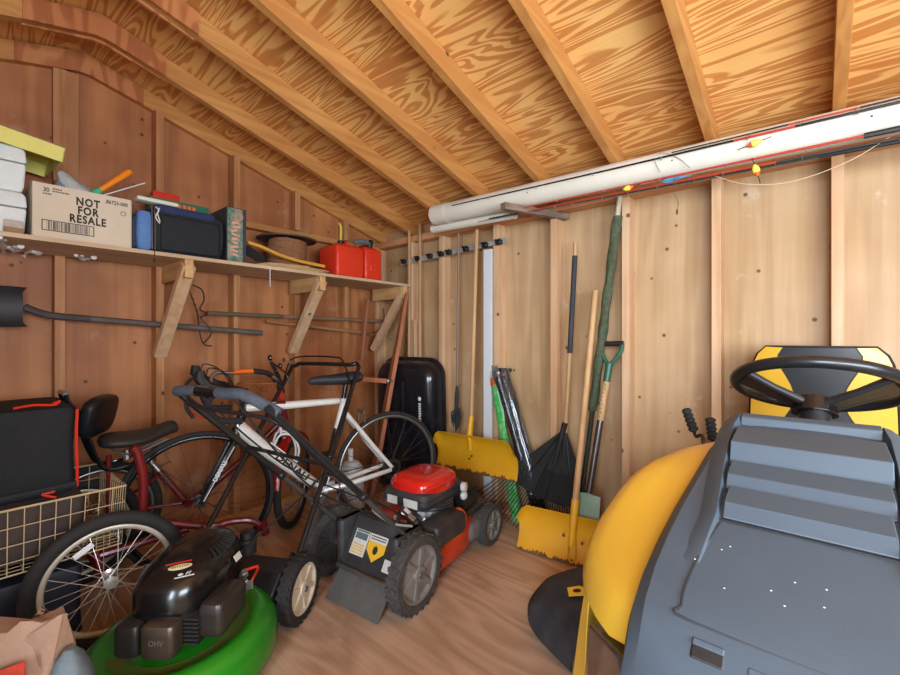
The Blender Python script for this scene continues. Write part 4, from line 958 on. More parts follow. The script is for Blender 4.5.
# ---------------------------------------------------------------- bicycles
def bikewheel(parent, C, axis, R, tr, tyre=RUB, rim=STEEL, nsp=28, spm=STEEL, hubr=.018, hubw=.09, rimw=.011):
    C = Vector(C); a = Vector(axis).normalized(); q = Vector((0, 0, 1)).rotation_difference(a)
    w_ = MB().torus(C, a, R-tr, tr, 56, 10).build('wheel', tyre, parent, ang=80)
    MB().torus(C, a, R-2*tr-.004, rimw, 56, 8, flat=.9).build('rim', rim, w_, ang=80)
    m = MB()
    for k in range(nsp):
        t = 2*PI*k/nsp; s = 1 if k % 2 else -1; off = .55 if (k//2) % 2 else -.55
        p = C+q @ V(hubr*math.cos(t+off*2), hubr*math.sin(t+off*2), s*hubw*.36); e = C+q @ V((R-2*tr-.006)*math.cos(t), (R-2*tr-.006)*math.sin(t), 0)
        m.tube([p, e], .0011, 4)
    m.build('spokes', spm, w_)
    m = MB(); m.tube([C-a*hubw/2, C-a*hubw*.36, C-a*hubw*.34, C-a*hubw*.3, C+a*hubw*.3, C+a*hubw*.34, C+a*hubw*.36, C+a*hubw/2], [.007, .010, hubr+.004, .012, .012, hubr+.004, .010, .007], 14)
    m.build('hub', spm, w_)
    return w_
FWH = V(.557, -1.587, 0); RWH = V(.822, -.645, 0)
be = (RWH-FWH).normalized(); bn = V(-be.y, be.x, 0)*-1          # bn points to the camera side
def bk(s, z, o=0): return FWH+be*s+V(0, 0, z)+bn*o
BWH = paint('white bicycle enamel', 'E6E4DC', .25, col2='BDB8AC', scale=10, amt=.3, coat=.4)
BBK = paint('black bicycle enamel', '121214', .25, col2='202024', scale=10, amt=.3, coat=.4)
bc = thing('road_bicycle', 'white and black drop bar road bicycle leaning among the mowers', 'bicycle', tuple(bk(.49, 0)))
bikewheel(bc, bk(0, .332), bn, .332, .0125, rim=BLKG, spm=DSTEEL, hubw=.10)
bikewheel(bc, bk(.978, .332), bn, .332, .0125, rim=STEEL, spm=DSTEEL, hubw=.12)
# frame
hb, htp = bk(.150, .635), bk(.195, .770); bb_ = bk(.575, .275); st_ = bk(.690, .715); rh = bk(.978, .332)
fr = MB().mat(0).tube([htp+V(0, 0, -.012), bk(.40, .752), bk(.672, .752)], [.027, .026, .022], 14, flat=.8)
fr.tube([hb+V(0, 0, .035)+be*.01, hb.lerp(bb_, .3)+V(0, 0, .018), bb_], [.034, .034, .027], 14)
fr.mat(0).tube([bk(.700, .755), bk(.690, .715), bk(.660, .60)], [.019, .019, .018], 14)
fr.mat(1).tube([bk(.660, .60), bb_], [.018, .018], 14)
fr.mat(1).tube([hb, htp], [.023, .021], 16)
fr.mat(0)
for o in (-1, 1):
    fr.tube([bk(.700, .690, o*.012), bk(.86, .48, o*.045), bk(.970, .345, o*.058)], [.0135, .0125, .011], 10)
    fr.tube([bk(.580, .275, o*.02), bk(.70, .29, o*.045), bk(.965, .330, o*.058)], [.017, .016, .012], 10)
fr.mat(0).tube([bb_-bn*.035, bb_+bn*.035], .024, 16)
fr.build('frame', [BWH, BBK], bc)
for o in (-1, 1):
    f_ = MB().tube([bk(.150, .640, o*.01), bk(.140, .600, o*.048), bk(.06, .44, o*.050), bk(.0, .335, o*.052)], [.022, .019, .016, .010], 10).build('fork_leg', BBK, bc)
    if o == 1:
        M_ = plane_M(bk(.072, .478, .0665), bk(0, .335)-bk(.140, .60), bn.cross(bk(0, .335)-bk(.140, .60)))
        M_ = plane_M(bk(.078, .478, .0675), bk(.140, .60)-bk(0, .335), bn.cross(bk(.140, .60)-bk(0, .335)))
        letters('DENALI', .028, M_, WHT, f_, xs=1.0, depth=.0004, bold=.0004, spacing=1.05)
        m = MB(); m.tube([bk(.138, .585, .066), bk(.012, .35, .062)], .0028, 5); m.build('white_pinstripe', WHT, f_)
d_ = (bb_-(hb+V(0, 0, .035))).normalized()
letters('DENALI', .046, plane_M(hb.lerp(bb_, .62)+V(0, 0, .020)+bn*.0335, d_, bn.cross(d_)), INK, bc, xs=1.35, depth=.0006, bold=.0014, spacing=1.0)
letters('GMC', .034, plane_M(bk(.30, .760, .0222), be, V(0, 0, 1)), INK, bc, xs=1.3, depth=.0006, bold=.001)
MB().tube([bk(.335, .756, .0), bk(.382, .755, .0)], .0235, 14).build('red_band', MAR, bc)
MB().tube([bk(.615, .7585, .0135), bk(.66, .758, .0125)], .006, 6).build('red_mark', MAR, bc)
# seat
m = MB(); m.tube([bk(.695, .745), bk(.712, .850)], .0135, 12); m.build('seat_post', BBK, bc)
m = MB(); m.tube([bk(.698, .742), bk(.699, .765)], .021, 14); m.build('seat_clamp', WHT, bc)
rings = []
for s, hw, z, th in ((.500, .012, .868, .014), (.530, .020, .874, .022), (.60, .026, .874, .026), (.68, .048, .874, .032), (.74, .068, .880, .036), (.79, .062, .884, .030), (.805, .035, .884, .02)):
    rings.append([bk(s, z, 0)+bn*hw*math.cos(a)+V(0, 0, th*1.0*math.sin(a)*(1 if math.sin(a) > 0 else 1.1)) for a in [2*PI*j/16 for j in range(16)]])
MB().loft(rings).build('saddle', paint('black saddle', '1E2228', .6, col2='34383E', scale=12, amt=.3), bc, sub=1)
# cranks, chainring, chain
m = MB(); m.torus(bb_+bn*.052, bn, .085, .004, 40, 6, flat=.7)
for k in range(5): a = 2*PI*k/5; q = be*math.cos(a)+V(0, 0, math.sin(a)); m.tube([bb_+bn*.052+q*.02, bb_+bn*.052+q*.083], .006, 6)
m.tube([bb_+bn*.06, bb_+bn*.062-be*.06+V(0, 0, -.155)], [.013, .010], 8); m.tube([bb_-bn*.06, bb_-bn*.062+be*.06+V(0, 0, .155)], [.013, .010], 8)
m.build('crankset', STEEL, bc)
for o, s in ((1, -1), (-1, 1)):
    p = bb_+bn*(.07*o)+be*.06*s*(1)+V(0, 0, .155*s); m = MB(); m.beam(p, p+bn*.09*o, .07, .02); m.build('pedal', BLK, bc, bevel=.004)
m = MB(); m.torus(rh+bn*.045, bn, .045, .007, 28, 6); m.torus(rh+bn*.038, bn, .055, .004, 28, 6); m.build('cassette', DSTEEL, bc)
m = MB(); m.tube([bb_+bn*.052+V(0, 0, .086), rh+bn*.045+V(0, 0, .05)], .0035, 5); m.tube([bb_+bn*.052-V(0, 0, .086), rh+bn*.045+V(0, 0, -.11)-be*.02, rh+bn*.045-V(0, 0, .05)], .0035, 5); m.build('chain', DSTEEL, bc)
# bottle cage
m = MB(); c0 = hb.lerp(bb_, .42)+V(0, 0, .05)+be*.02
for o in (-.036, .036): m.tube(arc([c0+d_*-.03+bn*o*.4, c0+d_*-.035+bn*o+V(0, 0, .05)+be*.03, c0+d_*.02+bn*o+V(0, 0, .075)+be*.05, c0+d_*.09+bn*o+V(0, 0, .05)+be*.03, c0+d_*.12+bn*o*.4]), .0056, 8)
m.tube(arc([c0+d_*-.03-bn*.03+V(0, 0, .055)+be*.03, c0+d_*-.05+V(0, 0, .08)+be*.05, c0+d_*-.03+bn*.03+V(0, 0, .055)+be*.03]), .0056, 8)
m.beam(c0+d_*-.05, c0+d_*.13, .012, .006)
m.build('bottle_cage', WHT, bc)
# stem, drop bars, hoods
stt = bk(.205, .835); clampp = bk(.125, .862)
m = MB(); m.tube([htp, stt], .017, 12); m.tube([stt, clampp], .016, 12); m.build('stem', BBK, bc)
for o in (-1, 1):
    P_ = arc([clampp, clampp+bn*o*.10, clampp+bn*o*.185+be*-.01, clampp+bn*o*.205-be*.07+V(0, 0, .008), clampp+bn*o*.21-be*.105-V(0, 0, .045), clampp+bn*o*.212-be*.07-V(0, 0, .115), clampp+bn*o*.215+be*.03-V(0, 0, .13)], 6)
    MB().tube(P_, .0148, 10).build('drop_bar', paint('black bar tape', '1C1C1E', .8, col2='303034', scale=40, amt=.4, bump=.4, bscale=150), bc)
    b0 = clampp+bn*o*.205-be*.075+V(0, 0, .01)
    m = MB(); m.tube([b0+be*.03, b0-be*.03+V(0, 0, .02), b0-be*.062+V(0, 0, .060), b0-be*.060+V(0, 0, .092)], [.017, .024, .026, .019], 10)
    m.tube(arc([b0-be*.055+V(0, 0, .045), b0-be*.10+V(0, 0, .0), b0-be*.11-V(0, 0, .06), b0-be*.085-V(0, 0, .11)]), .008, 8); m.build('brake_hood', BLK, bc)
    MB().tube(arc([b0-be*.04+V(0, 0, .06), b0-be*.02+bn*-.03*o+V(0, 0, .10), b0+be*.06-bn*.10*o+V(0, 0, .05), htp+V(0, 0, -.04)+bn*.02*o]), .003, 6).build('brake_cable', BLK, bc)
for s, z in ((.150, .675), (.800, .675)):
    m = MB(); m.tube(arc([bk(s, z, .0), bk(s+.005, z+.01, .04), bk(s-.005 if s < .5 else s+.01, z-.05, .038)]), .006, 6); m.tube(arc([bk(s, z, .0), bk(s, z+.01, -.04), bk(s, z-.05, -.038)]), .006, 6); m.build('brake_caliper', STEEL, bc)
# red hoop hanging off the near drop bar
P_ = [at(u, v, d=1.96) for u, v in ((184, 400), (187, 408), (195, 415), (205, 418), (211, 412))]
tag(MB().tube(arc(P_), .004, 6).build('red_cable', RED), 'looped red cable hanging below the left end of the grey foam handle', 'cable')

# ---------------------------------------------------------------- red child's bicycle behind, no saddle
rb = thing('red_bicycle', 'maroon bicycle without a saddle standing behind the white bicycle, orange wire basket in front', 'bicycle', (.32, -1.4, 0))
CF = V(.43, -1.045, .262); fd = V(-.66, .75, 0); fax = V(.75, .66, 0)
wf_ = bikewheel(rb, CF, fax, .262, .020, rim=CHR, nsp=20, hubw=.08)
bikewheel(rb, (.160, -1.89, .255), (1, -.06, 0), .255, .020, rim=STEEL, nsp=20, hubw=.09)
hd0, hd1 = V(.420, -1.085, .60), V(.430, -1.115, .735); bbr = V(.285, -1.56, .25); sk = V(.235, -1.685, .455)
m = MB(); m.tube([hd0, hd1], .019, 12); m.tube(arc([hd0.lerp(hd1, .3), V(.37, -1.28, .46), V(.31, -1.45, .31), bbr]), .017, 12); m.tube([bbr, sk-(sk-bbr)*.06], .0155, 12)
m.tube([bbr, V(.165, -1.89, .255)], .009, 8); m.tube([sk.lerp(bbr, .2), V(.165, -1.89, .255)], .008, 8); m.tube([bbr-V(.03, 0, 0), bbr+V(.03, 0, 0)], .022, 12)
m.build('frame', MAR, rb)
m = MB(); ax_ = (sk-bbr).normalized(); m.tube([sk-ax_*.02, sk+ax_*.045], .014, 12); m.tube([sk-ax_*.028, sk-ax_*.002], .019, 12); m.tube(arc([sk-ax_*.01+V(.01, 0, 0), sk+V(.035, .03, .01), sk+V(.035, .06, .02)]), .0045, 6); m.build('seat_clamp', STEEL, rb)
m = MB()
for k in range(5): m.torus(sk-ax_*(.055+.014*k), ax_, .018, .0032, 16, 5)
m.build('clamp_rings', STEEL, rb)
for o in (-1, 1): MB().tube([hd0+fax*.012*o, hd0+fax*.042*o-V(0, 0, .04), CF+fax*.045*o], [.011, .011, .008], 8).build('fork_leg', CHR, rb)
m = MB(); q_ = lambda t: CF+fd*(-math.cos(t))*.292+V(0, 0, math.sin(t)*.292)
rws = [[q_(t)+fax*w_+(q_(t)-CF).normalized()*(-.006*(w_/.026)**2) for w_ in (-.026, -.012, 0, .012, .026)] for t in [.15+2.4*k/16 for k in range(17)]]
m.sheet(rws, .002); m.build('mudguard', paint('glossy red guard', 'B0161A', .25, col2='7C1014', scale=8, amt=.4, coat=.5), rb)
m = MB(); m.tube([hd1, V(.436, -1.13, .84)], .0125, 10); m.build('stem', RED, rb)
P_ = [V(.436, -1.13, .84)]+[at(u, v, d=d) for u, v, d in ((277, 380, 2.36), (268, 374, 2.32), (250, 372, 2.26), (232, 373, 2.2), (217, 373, 2.15), (211, 379, 2.12), (212, 390, 2.10))]
MB().tube(arc(P_), .0095, 10).build('handlebar', STEEL, rb)
MB().tube([at(u, v, d=d) for u, v, d in ((254, 371, 2.27), (266, 372.5, 2.31), (274, 377, 2.35), (279, 388, 2.38))], .0145, 10).build('grip', BLK, rb)
MB().tube([at(u, v, d=d) for u, v, d in ((234, 372, 2.205), (253, 371, 2.265))], .0115, 8).build('orange_tape', ORG, rb)
MB().tube(arc([V(.436, -1.13, .84)]+[at(u, v, d=d) for u, v, d in ((283, 392, 2.45), (279, 378, 2.5), (271, 362, 2.52))]), .011, 8).build('grip', BLK, rb)
m = MB()
for (u, v, s) in ((270, 358, .016), (280, 366, .014), (284, 360, .010), (276, 371, .012)): m.ell(at(u, v, d=2.46), (s, s*.8, s*1.2), 10, 6)
m.tube(arc([at(274, 364, d=2.44), at(286, 374, d=2.42), at(290, 386, d=2.42)]), .004, 6); m.build('brake_lever', BLKG, rb)
# wire basket on the bars
WB = paint('orange brown wire', 'A8622E', .6, col2='7A4420', scale=20, amt=.4)
c0 = V(.395, -1.235, .69); bu, bv = V(.55, .83, 0), V(.83, -.55, 0)
def bpt(a, t):
    s = 1-.18*t; ca, sa = math.copysign(abs(math.cos(a))**.5, math.cos(a)), math.copysign(abs(math.sin(a))**.5, math.sin(a))
    return c0+bu*.105*ca*s+bv*.075*sa*s+V(0, 0, .165*(1-t))
m = MB(); n = 26
for k in range(n):
    for s in (-1, 1): m.tube([bpt(2*PI*k/n+s*.65*t, t) for t in (0, .33, .66, 1)], .0015, 4)
for t in (0, 1): m.torus(c0, (0, 0, 1), .001, .0005, 4, 3) if False else m.tube([bpt(2*PI*k/32, t) for k in range(32)], .003, 6, closed=True, cap=False)
for k in range(-4, 5): m.tube([c0+bu*.085*k/4.5-bv*.055, c0+bu*.085*k/4.5+bv*.055], .0015, 4)
m.build('wire_basket', WB, rb)
# kick stand
m = MB(); a_, b_ = at(272, 458, d=2.38), at(281, 515, d=2.40); m.tube([a_, b_], .0075, 8); ks = m.build('kick_stand', STEEL, rb); MB().tube([b_, b_+(b_-a_).normalized()*.022], .010, 8).build('rubber_foot', RUB, ks)

# ---------------------------------------------------------------- adult tricycle
tk = thing('tricycle', 'dark red adult tricycle with a wide black saddle, backrest and wire basket at the left', 'tricycle', (.53, -1.8, 0))
TR = .238
CRIM = paint('cream steel rim', 'CFC4AE', .4, metal=.3, col2='A09684', scale=16, amt=.4)
HW = V(.838, -1.975, TR); BX = V(1, -.0, 0)
w1 = bikewheel(tk, HW, (1, -.10, 0), TR, .0245, rim=CRIM, nsp=28, hubw=.10, rimw=.012, spm=paint('bright spoke', 'D8D4CC', .3, metal=.6, amt=.1))
m = MB(); p = HW+V(.008, -.075, .13); m.beam(p-V(0, .026, .016), p+V(0, .026, .016), .007, .020, up=(0, -.5, 1)); m.build('reflector', WHT, w1, bevel=.004)
bikewheel(tk, (.278, -1.985, TR), (1, -.10, 0), TR, .0245, rim=CRIM, nsp=24, hubw=.10, rimw=.012)
m = MB(); m.tube([(.79, -1.985, TR), (.28, -1.985, TR)], .016, 12)
m.tube([(.73, -1.985, TR+.01), (.73, -2.0, .31), (.33, -2.0, .31), (.33, -1.985, TR+.01)], .010, 8)
m.tube([(.60, -1.985, TR), (.63, -1.66, .25)], .016, 10); m.build('rear_axle_frame', MAR, tk)
m = MB(); stp = at(137, 452, x=.61); m.tube(arc([stp+V(0, -.02, .02), stp, at(143, 475, x=.61), at(143, 500, x=.61), at(140, 530, x=.61)]), .0175, 12)
m.tube(arc([at(140, 520, x=.61), V(.66, -1.60, .25), V(.70, -1.50, .25)]), .016, 10); m.build('frame_tube', paint('red frame enamel', '7C1A1A', .35, col2='4C1010', scale=8, amt=.5, coat=.3), tk)
MB().tube([at(109, 455, x=.50), at(109, 485, x=.5), V(at(109, 485, x=.5).x, at(109, 485, x=.5).y, .30)], .010, 8).build('seat_stay', MAR, tk)
SAD = paint('brown black vinyl', '2A2622', .5, col2='3A3630', scale=7, amt=.5)
SADB = paint('black vinyl', '131518', .35, col2='24262A', scale=7, amt=.4)
yR, yF = at(98, 440, x=.52).y, at(178, 440, x=.52).y; L_ = yF-yR; zs = at(140, 440, x=.52).z
rings = []
for t, hw, dz, th in ((0, .05, .0, .02), (.06, .085, .004, .032), (.25, .115, .0, .036), (.5, .10, -.004, .034), (.72, .055, .008, .034), (.88, .040, .026, .036), (.97, .032, .022, .030), (1.0, .015, .018, .012)):
    rings.append([V(.52+hw*math.cos(a), yR+L_*t, zs+.012+dz+th*math.sin(a)*(1 if math.sin(a) > 0 else .8)) for a in [2*PI*j/18 for j in range(18)]])
MB().loft(rings).build('saddle', SAD, tk, sub=1)
m = MB()
for o in (-.03, .03): m.tube(arc([V(.52+o, yR+L_*.15, zs-.02), V(.52+o*.8, yR+L_*.4, zs-.05), V(.52+o*.5, yR+L_*.85, zs-.012)]), .005, 6)
m.tube([V(.53, yR+L_*.33, zs-.07), V(.53, yR+L_*.33, zs-.03)], .014, 10); m.build('saddle_rails', STEEL, tk)
bc0 = at(99, 415, x=.50)
m = MB(); R_ = Matrix.Rotation(-.55, 3, 'Z') @ Matrix.Rotation(-.22, 3, 'X')
m.ell(bc0, (.122, .030, .084), 24, 12, R_, pw=.55); m.build('backrest', SADB, tk)
m = MB()
for o in (-.07, .07):
    off = V(o, 0, 0)
    m.tube(arc([at(63, 393, x=.5)+off, at(66, 401, x=.5)+off, at(78, 414, x=.5)+off, at(84, 433, x=.5)+off, at(93, 455, x=.5)+off, at(103, 466, x=.5)+off, at(124, 463, x=.5)+off, at(137, 455, x=.52)+off*.4]), .0095, 10, flat=.7)
m.tube([at(63, 393, x=.5)-V(.07, 0, 0), at(63, 393, x=.5)+V(.07, 0, 0)], .0095, 10)
m.build('backrest_bracket', BLKG, tk)
for o in (-.045, .045): MB().tube(arc([bc0+R_ @ V(o+.02, -.030, .06), bc0+R_ @ V(o+.02, -.038, .0), bc0+R_ @ V(o+.02, -.032, -.055)]), .005, 6).build('backrest_rib', BLKG, tk)
# front fork and wheel, turned and mostly hidden behind the green mower
m = MB(); m.tube(arc([(.70, -1.50, .25), (.73, -1.43, .24), (.75, -1.38, .20)]), .015, 10); m.tube([(.75, -1.38, .22), (.755, -1.365, .16)], .02, 12); m.build('front_frame', MAR, tk)
# basket
zt_, zb_ = .538, .315; bx0, bx1, by0, by1 = .31, .752, -2.62, -1.912
BW = paint('cream basket wire', 'C8AE82', .5, col2='9A8460', scale=20, amt=.4)
m = MB(); ins = .028
def bc_(x, y, t): # t 0 top 1 bottom
    cx_, cy_ = (bx0+bx1)/2, (by0+by1)/2; k = 1-.07*t; return V(cx_+(x-cx_)*k, cy_+(y-cy_)*(1-.03*t), zt_+(zb_-zt_)*t)
for t, r in ((0, .004), (.28, .0018), (.55, .0018), (.8, .0018), (1, .0028)):
    m.tube([bc_(bx0, by0, t), bc_(bx1, by0, t), bc_(bx1, by1, t), bc_(bx0, by1, t)], r, 6, closed=True, cap=False)
ny = 18; nx = 13
for k in range(ny+1):
    y = by0+(by1-by0)*k/ny
    for x in (bx0, bx1): m.tube([bc_(x, y, 0), bc_(x, y, 1)], .0018, 4)
    m.tube([bc_(bx0, y, 1), bc_(bx1, y, 1)], .0016, 4)
for k in range(nx+1):
    x = bx0+(bx1-bx0)*k/nx
    for y in (by0, by1): m.tube([bc_(x, y, 0), bc_(x, y, 1)], .0018, 4)
    m.tube([bc_(x, by0, 1), bc_(x, by1, 1)], .0016, 4)
m.build('wire_basket', BW, tk)
# what the basket carries
o = rbox((.37, -2.55, .325), (.70, -2.02, .532), .03, bulge=-.004).build('folded_cloth', paint('brown grey blanket', '4A3C32', .9, col2='2A2430', scale=7, amt=.6, bump=.5, bscale=40)); tag(o, 'dark folded cloth filling the tricycle basket', 'blanket')
RCL = paint('dull red cloth', '8A2018', .85, col2='5A140E', scale=9, amt=.5)
o = rbox((.705, -2.58, .322), (.742, -2.30, .40), .012, bulge=-.002).build('red_cloth', RCL); tag(o, 'dull red cloth stuffed low in the side of the tricycle basket', 'cloth')
o = rbox((.33, -2.62, .0), (.70, -2.03, .27), .02, bulge=-.004).build('storage_bin', paint('dark navy plastic bin', '14182A', .6, col2='1E2230', scale=7, amt=.4)); tag(o, 'dark navy storage bin on the floor under the tricycle basket', 'bin')
# black soft crate riding on the basket
cr = thing('cargo_bag', 'boxy black fabric bag with red piping sitting on the tricycle basket', 'bag', (.5, -2.3, .545))
x1_, yF_ = .715, -2.052
rbox((.33, -2.56, .545), (x1_, yF_, .860), .022, bulge=-.004).build('body', paint('black nylon', '0E0F12', .8, col2='17191C', scale=9, amt=.4, bump=.3, bscale=120), cr)
m = MB(); m.tube(arc([(x1_-.004, yF_+.004, .845), (x1_+.002, yF_+.001, .75), (x1_-.0, yF_+.003, .65), (x1_-.002, yF_+.004, .565)]), .0048, 6); m.build('red_piping', RED, cr)
m = MB(); m.tube(arc([(x1_+.003, yF_-.16, .868), (x1_-.01, yF_-.11, .872), (x1_, yF_-.06, .868), (x1_+.004, yF_-.045, .880), (x1_-.01, yF_-.06, .872)]), .0042, 6)
m.tube(arc([(x1_+.002, yF_-.14, .572), (x1_+.006, yF_-.09, .575), (x1_+.008, yF_-.06, .562), (x1_+.006, yF_-.09, .56), (x1_+.008, yF_-.055, .54)]), .0042, 6); m.build('red_cord', RED, cr)
m = MB(); m.tube([(x1_+.002, yF_-.0, .575), (x1_+.006, -2.3, .570), (x1_+.002, -2.55, .575)], .011, 8); m.build('bottom_roll', BCL, cr)

# ---------------------------------------------------------------- pale jug behind the white bicycle
jg = thing('white_jug', 'pale ribbed round canister with a stub spout standing behind the white bicycle', 'canister', (.60, -.80, 0))
JC = V(.615, -.765, 0); prof = [(.072, 0), (.078, .02), (.078, .14)]
for k in range(6): prof += [(.078, .14+.03*k), (.071, .155+.03*k)]
prof += [(.062, .325), (.04, .35), (.018, .355)]
MB().lathe(prof, 28, JC).build('body', paint('silver white plastic', 'C4C6C6', .4, col2='9A9C9E', scale=7, amt=.4), jg)
MB().tube([JC+V(-.01, 0, .345), JC+V(-.012, 0, .425)], .016, 12).build('spout', WHT, jg)

# ---------------------------------------------------------------- yellow riding mower
TO = V(2.745, -.50, 0); TM = Matrix.Translation(TO)   # local -y is forward
TY = paint('yellow tractor plastic', 'DDB03C', .35, col2='E2AE20', scale=4, amt=.3, coat=.25)
TG = paint('charcoal tractor plastic', '404C56', .5, col2='4A5660', scale=7, amt=.3, bump=.05, bscale=400)
TGD = paint('dark tractor plastic', '26282A', .5, col2='36383A', scale=7, amt=.4)
rmw = thing('riding_mower', 'yellow and charcoal riding lawn tractor filling the right foreground', 'riding mower', tuple(TO))
def sec(y, rows): return [V(x, y, z) for x, z in rows]
def sym(y, half):  # half: list of (x,z) from left edge bottom to centre; mirrored
    return [V(-x, y, z) for x, z in half]+[V(x, y, z) for x, z in reversed(half)]
# hood: yellow shell under a charcoal centre cap
ys = [-.66, -.80, -.92, -1.02, -1.12, -1.20, -1.265, -1.30]
yel = []
for y, w1_, w2_, zc, zs_, zb in ((-.655, .12, .215, .900, .835, .50), (-.72, .15, .245, .885, .825, .50), (-.80, .16, .290, .862, .815, .50), (-.87, .16, .315, .840, .790, .51), (-.95, .16, .328, .812, .750, .54), (-1.02, .165, .338, .788, .71, .57), (-1.08, .17, .315, .765, .69, .60), (-1.14, .175, .265, .740, .68, .63), (-1.20, .178, .205, .712, .67, .655)):
    half = [(w2_-.035, zb), (w2_-.010, zb+.03), (w2_, zs_-.05), (w2_-.008, zs_), (w2_-.03, zs_+.03), (w1_+.02, zc-.02), (w1_, zc-.006), (0.06, zc-.004)]
    yel.append([TM @ p for p in sym(y, half)])
MB().loft(yel).build('hood', TY, rmw, ang=60, sub=1)
cap = []
for y, w, zc, zd in ((-.665, .118, .925, .05), (-.70, .132, .918, .05), (-.74, .148, .905, .05), (-.80, .160, .886, .05), (-.90, .170, .853, .05), (-1.0, .180, .820, .05), (-1.08, .186, .792, .055), (-1.15, .188, .767, .06), (-1.205, .186, .745, .065), (-1.225, .184, .733, .07), (-1.28, .180, .685, .10), (-1.33, .170, .61, .12), (-1.36, .16, .50, .12)):
    half = [(w-.02, zc-zd), (w, zc-zd*.55), (w-.006, zc-.014), (w-.022, zc), (w*.5, zc+.004), (.02, zc+.005)]
    cap.append([TM @ p for p in sym(y, half)])
capo = MB().loft(cap).build('hood_cap', TG, rmw, ang=28)
def capz(y):
    pts = [(-.665, .925), (-.70, .918), (-.74, .905), (-.80, .886), (-.90, .853), (-1.0, .820), (-1.08, .792), (-1.15, .767), (-1.205, .745), (-1.225, .733), (-1.28, .685)]
    for (a, za), (b, zb2) in zip(pts, pts[1:]):
        if b <= y <= a: return za+(zb2-za)*(a-y)/(a-b)
    return pts[0][1] if y > -.665 else pts[-1][1]
# louvre steps: flat treads with sloping risers, set between raised rails
for k, (ya, yb, w) in enumerate(((-.745, -.868, .110), (-.876, -.948, .105), (-.956, -1.024, .099))):
    za, zb2 = capz(ya)+.006, capz(yb)+.006
    m = MB(TM); m.loft([[V(x, ya, za-.012), V(x, ya-.001, za+.010), V(x, yb+.016, za-.002), V(x, yb, zb2+.000), V(x, yb+.004, zb2-.014), V(x, ya, zb2-.02)] for x in (-w, w)]); m.build('louvre', TG, capo, bevel=.002)
    m = MB(TM); m.bb((-w, yb-.008, zb2-.010), (w, yb+.002, zb2-.001)); m.build('louvre_gap', BLK, capo, smooth=False)
for s in (-1, 1):
    m = MB(TM); m.loft([[V(s*(w+a), y, capz(y)+b) for a, b in ((0, .000), (.005, .018*k), (.016, .014*k), (.034, -.002))] for y, w, k in ((-.69, .106, 1), (-.74, .112, 1), (-.82, .112, 1), (-.90, .109, 1), (-.98, .104, 1), (-1.03, .101, .9), (-1.10, .108, .4), (-1.14, .112, .05))]); m.build('recess_edge', TG, capo, bevel=.003)
m = MB(TM); m.loft([[V(x, -.676, capz(-.676)), V(x, -.682, capz(-.682)+.018), V(x, -.706, capz(-.706)+.018), V(x, -.712, capz(-.712))] for x in (-.11, .11)]); m.build('recess_edge', TG, capo, bevel=.003)
# access lid seam and slots
m = MB(TM); P_ = [(-.100, -1.035), (-.112, -1.09), (-.121, -1.16), (-.120, -1.20), (-.108, -1.215), (.108, -1.215), (.120, -1.20), (.121, -1.16), (.112, -1.09), (.100, -1.035)]
rws = [V(x, y, capz(y)+.0035+.0015*(1-abs(x)/.135)) for x, y in P_]; m.tube(arc(rws, 4), .0016, 5); m.build('lid_seam', TGD, capo)
for x in (-.084, .084):
    sl = MB(TM).box((x, -1.238, capz(-1.238)+.002), (.036, .022, .006), (.70, 0, 0)).build('slot', BLK, capo, bevel=.003); MB(TM).box((x, -1.233, capz(-1.233)+.0045), (.034, .008, .006), (.70, 0, 0)).build('slot_lip', TG, sl, bevel=.002)
MB(TM).box((0, -1.245, capz(-1.245)+.002), (.09, .03, .006), (.72, 0, 0)).build('badge_plate', TG, capo, bevel=.003)
rr = random.Random(21)
for k in range(9): x, y = rr.uniform(-.12, .06), rr.uniform(-1.16, -1.06); MB(TM).ell((x, y, capz(y)+.005), (.0014, .0014, .0006), 6, 4).build('pale_speck', WHT, capo)
# side corner infill behind the yellow lobes
for s in (-1, 1):
    m = MB(TM); m.loft([[V(s*x, y, z) for x, z in pr] for y, pr in ((-.66, ((.10, .60), (.10, .90), (.135, .885), (.19, .79), (.19, .60))), (-.52, ((.10, .60), (.10, .86), (.13, .85), (.19, .79), (.19, .60))))]); m.build('dash_side', TGD, rmw, bevel=.01)
m = MB(TM); m.loft([sym(y, [(w, .45), (w, zc-.05), (w-.03, zc-.01), (.02, zc)]) for y, w, zc in ((-.67, .13, .905), (-.60, .135, .89), (-.50, .13, .84), (-.36, .10, .78))]); m.build('dashboard', TGD, rmw, bevel=.012)
# head lamp panels and front
for s in (-1, 1):
    m = MB(TM); m.loft([[V(s*x, y, z) for x, z in pr] for y, pr in ((-.94, ((.18, .36), (.18, .53), (.310, .535), (.335, .36))), (-1.06, ((.15, .36), (.15, .58), (.305, .575), (.325, .36))), (-1.18, ((.10, .38), (.10, .635), (.210, .632), (.265, .38))), (-1.30, ((.08, .40), (.08, .66), (.150, .64), (.17, .40))))]); m.build('headlamp', paint('smoked lens', '3A3C3E', .15, col2='6A6A6A', scale=9, amt=.5, coat=.6), rmw, bevel=.01)
m = MB(TM); m.loft([sym(y, [(w, .30), (w+.01, .42), (w-.02, .56), (.02, .58)]) for y, w in ((-.80, .20), (-1.10, .19), (-1.20, .16), (-1.235, .10))]); m.build('grille', TGD, rmw, bevel=.01)
for s in (-1, 1):
    m = MB(TM); m.loft([[V(s*x, y, z) for x, y in pr] for z, pr in ((.575, ((.345, -.92), (.358, -.93), (.362, -.945), (.344, -.965))), (.50, ((.335, -.87), (.366, -.90), (.372, -.95), (.342, -.985))), (.38, ((.33, -.84), (.378, -.88), (.386, -.955), (.342, -1.0))), (.24, ((.33, -.84), (.39, -.87), (.402, -.96), (.345, -1.02))))]); m.build('side_fin', TY, rmw, bevel=.004)
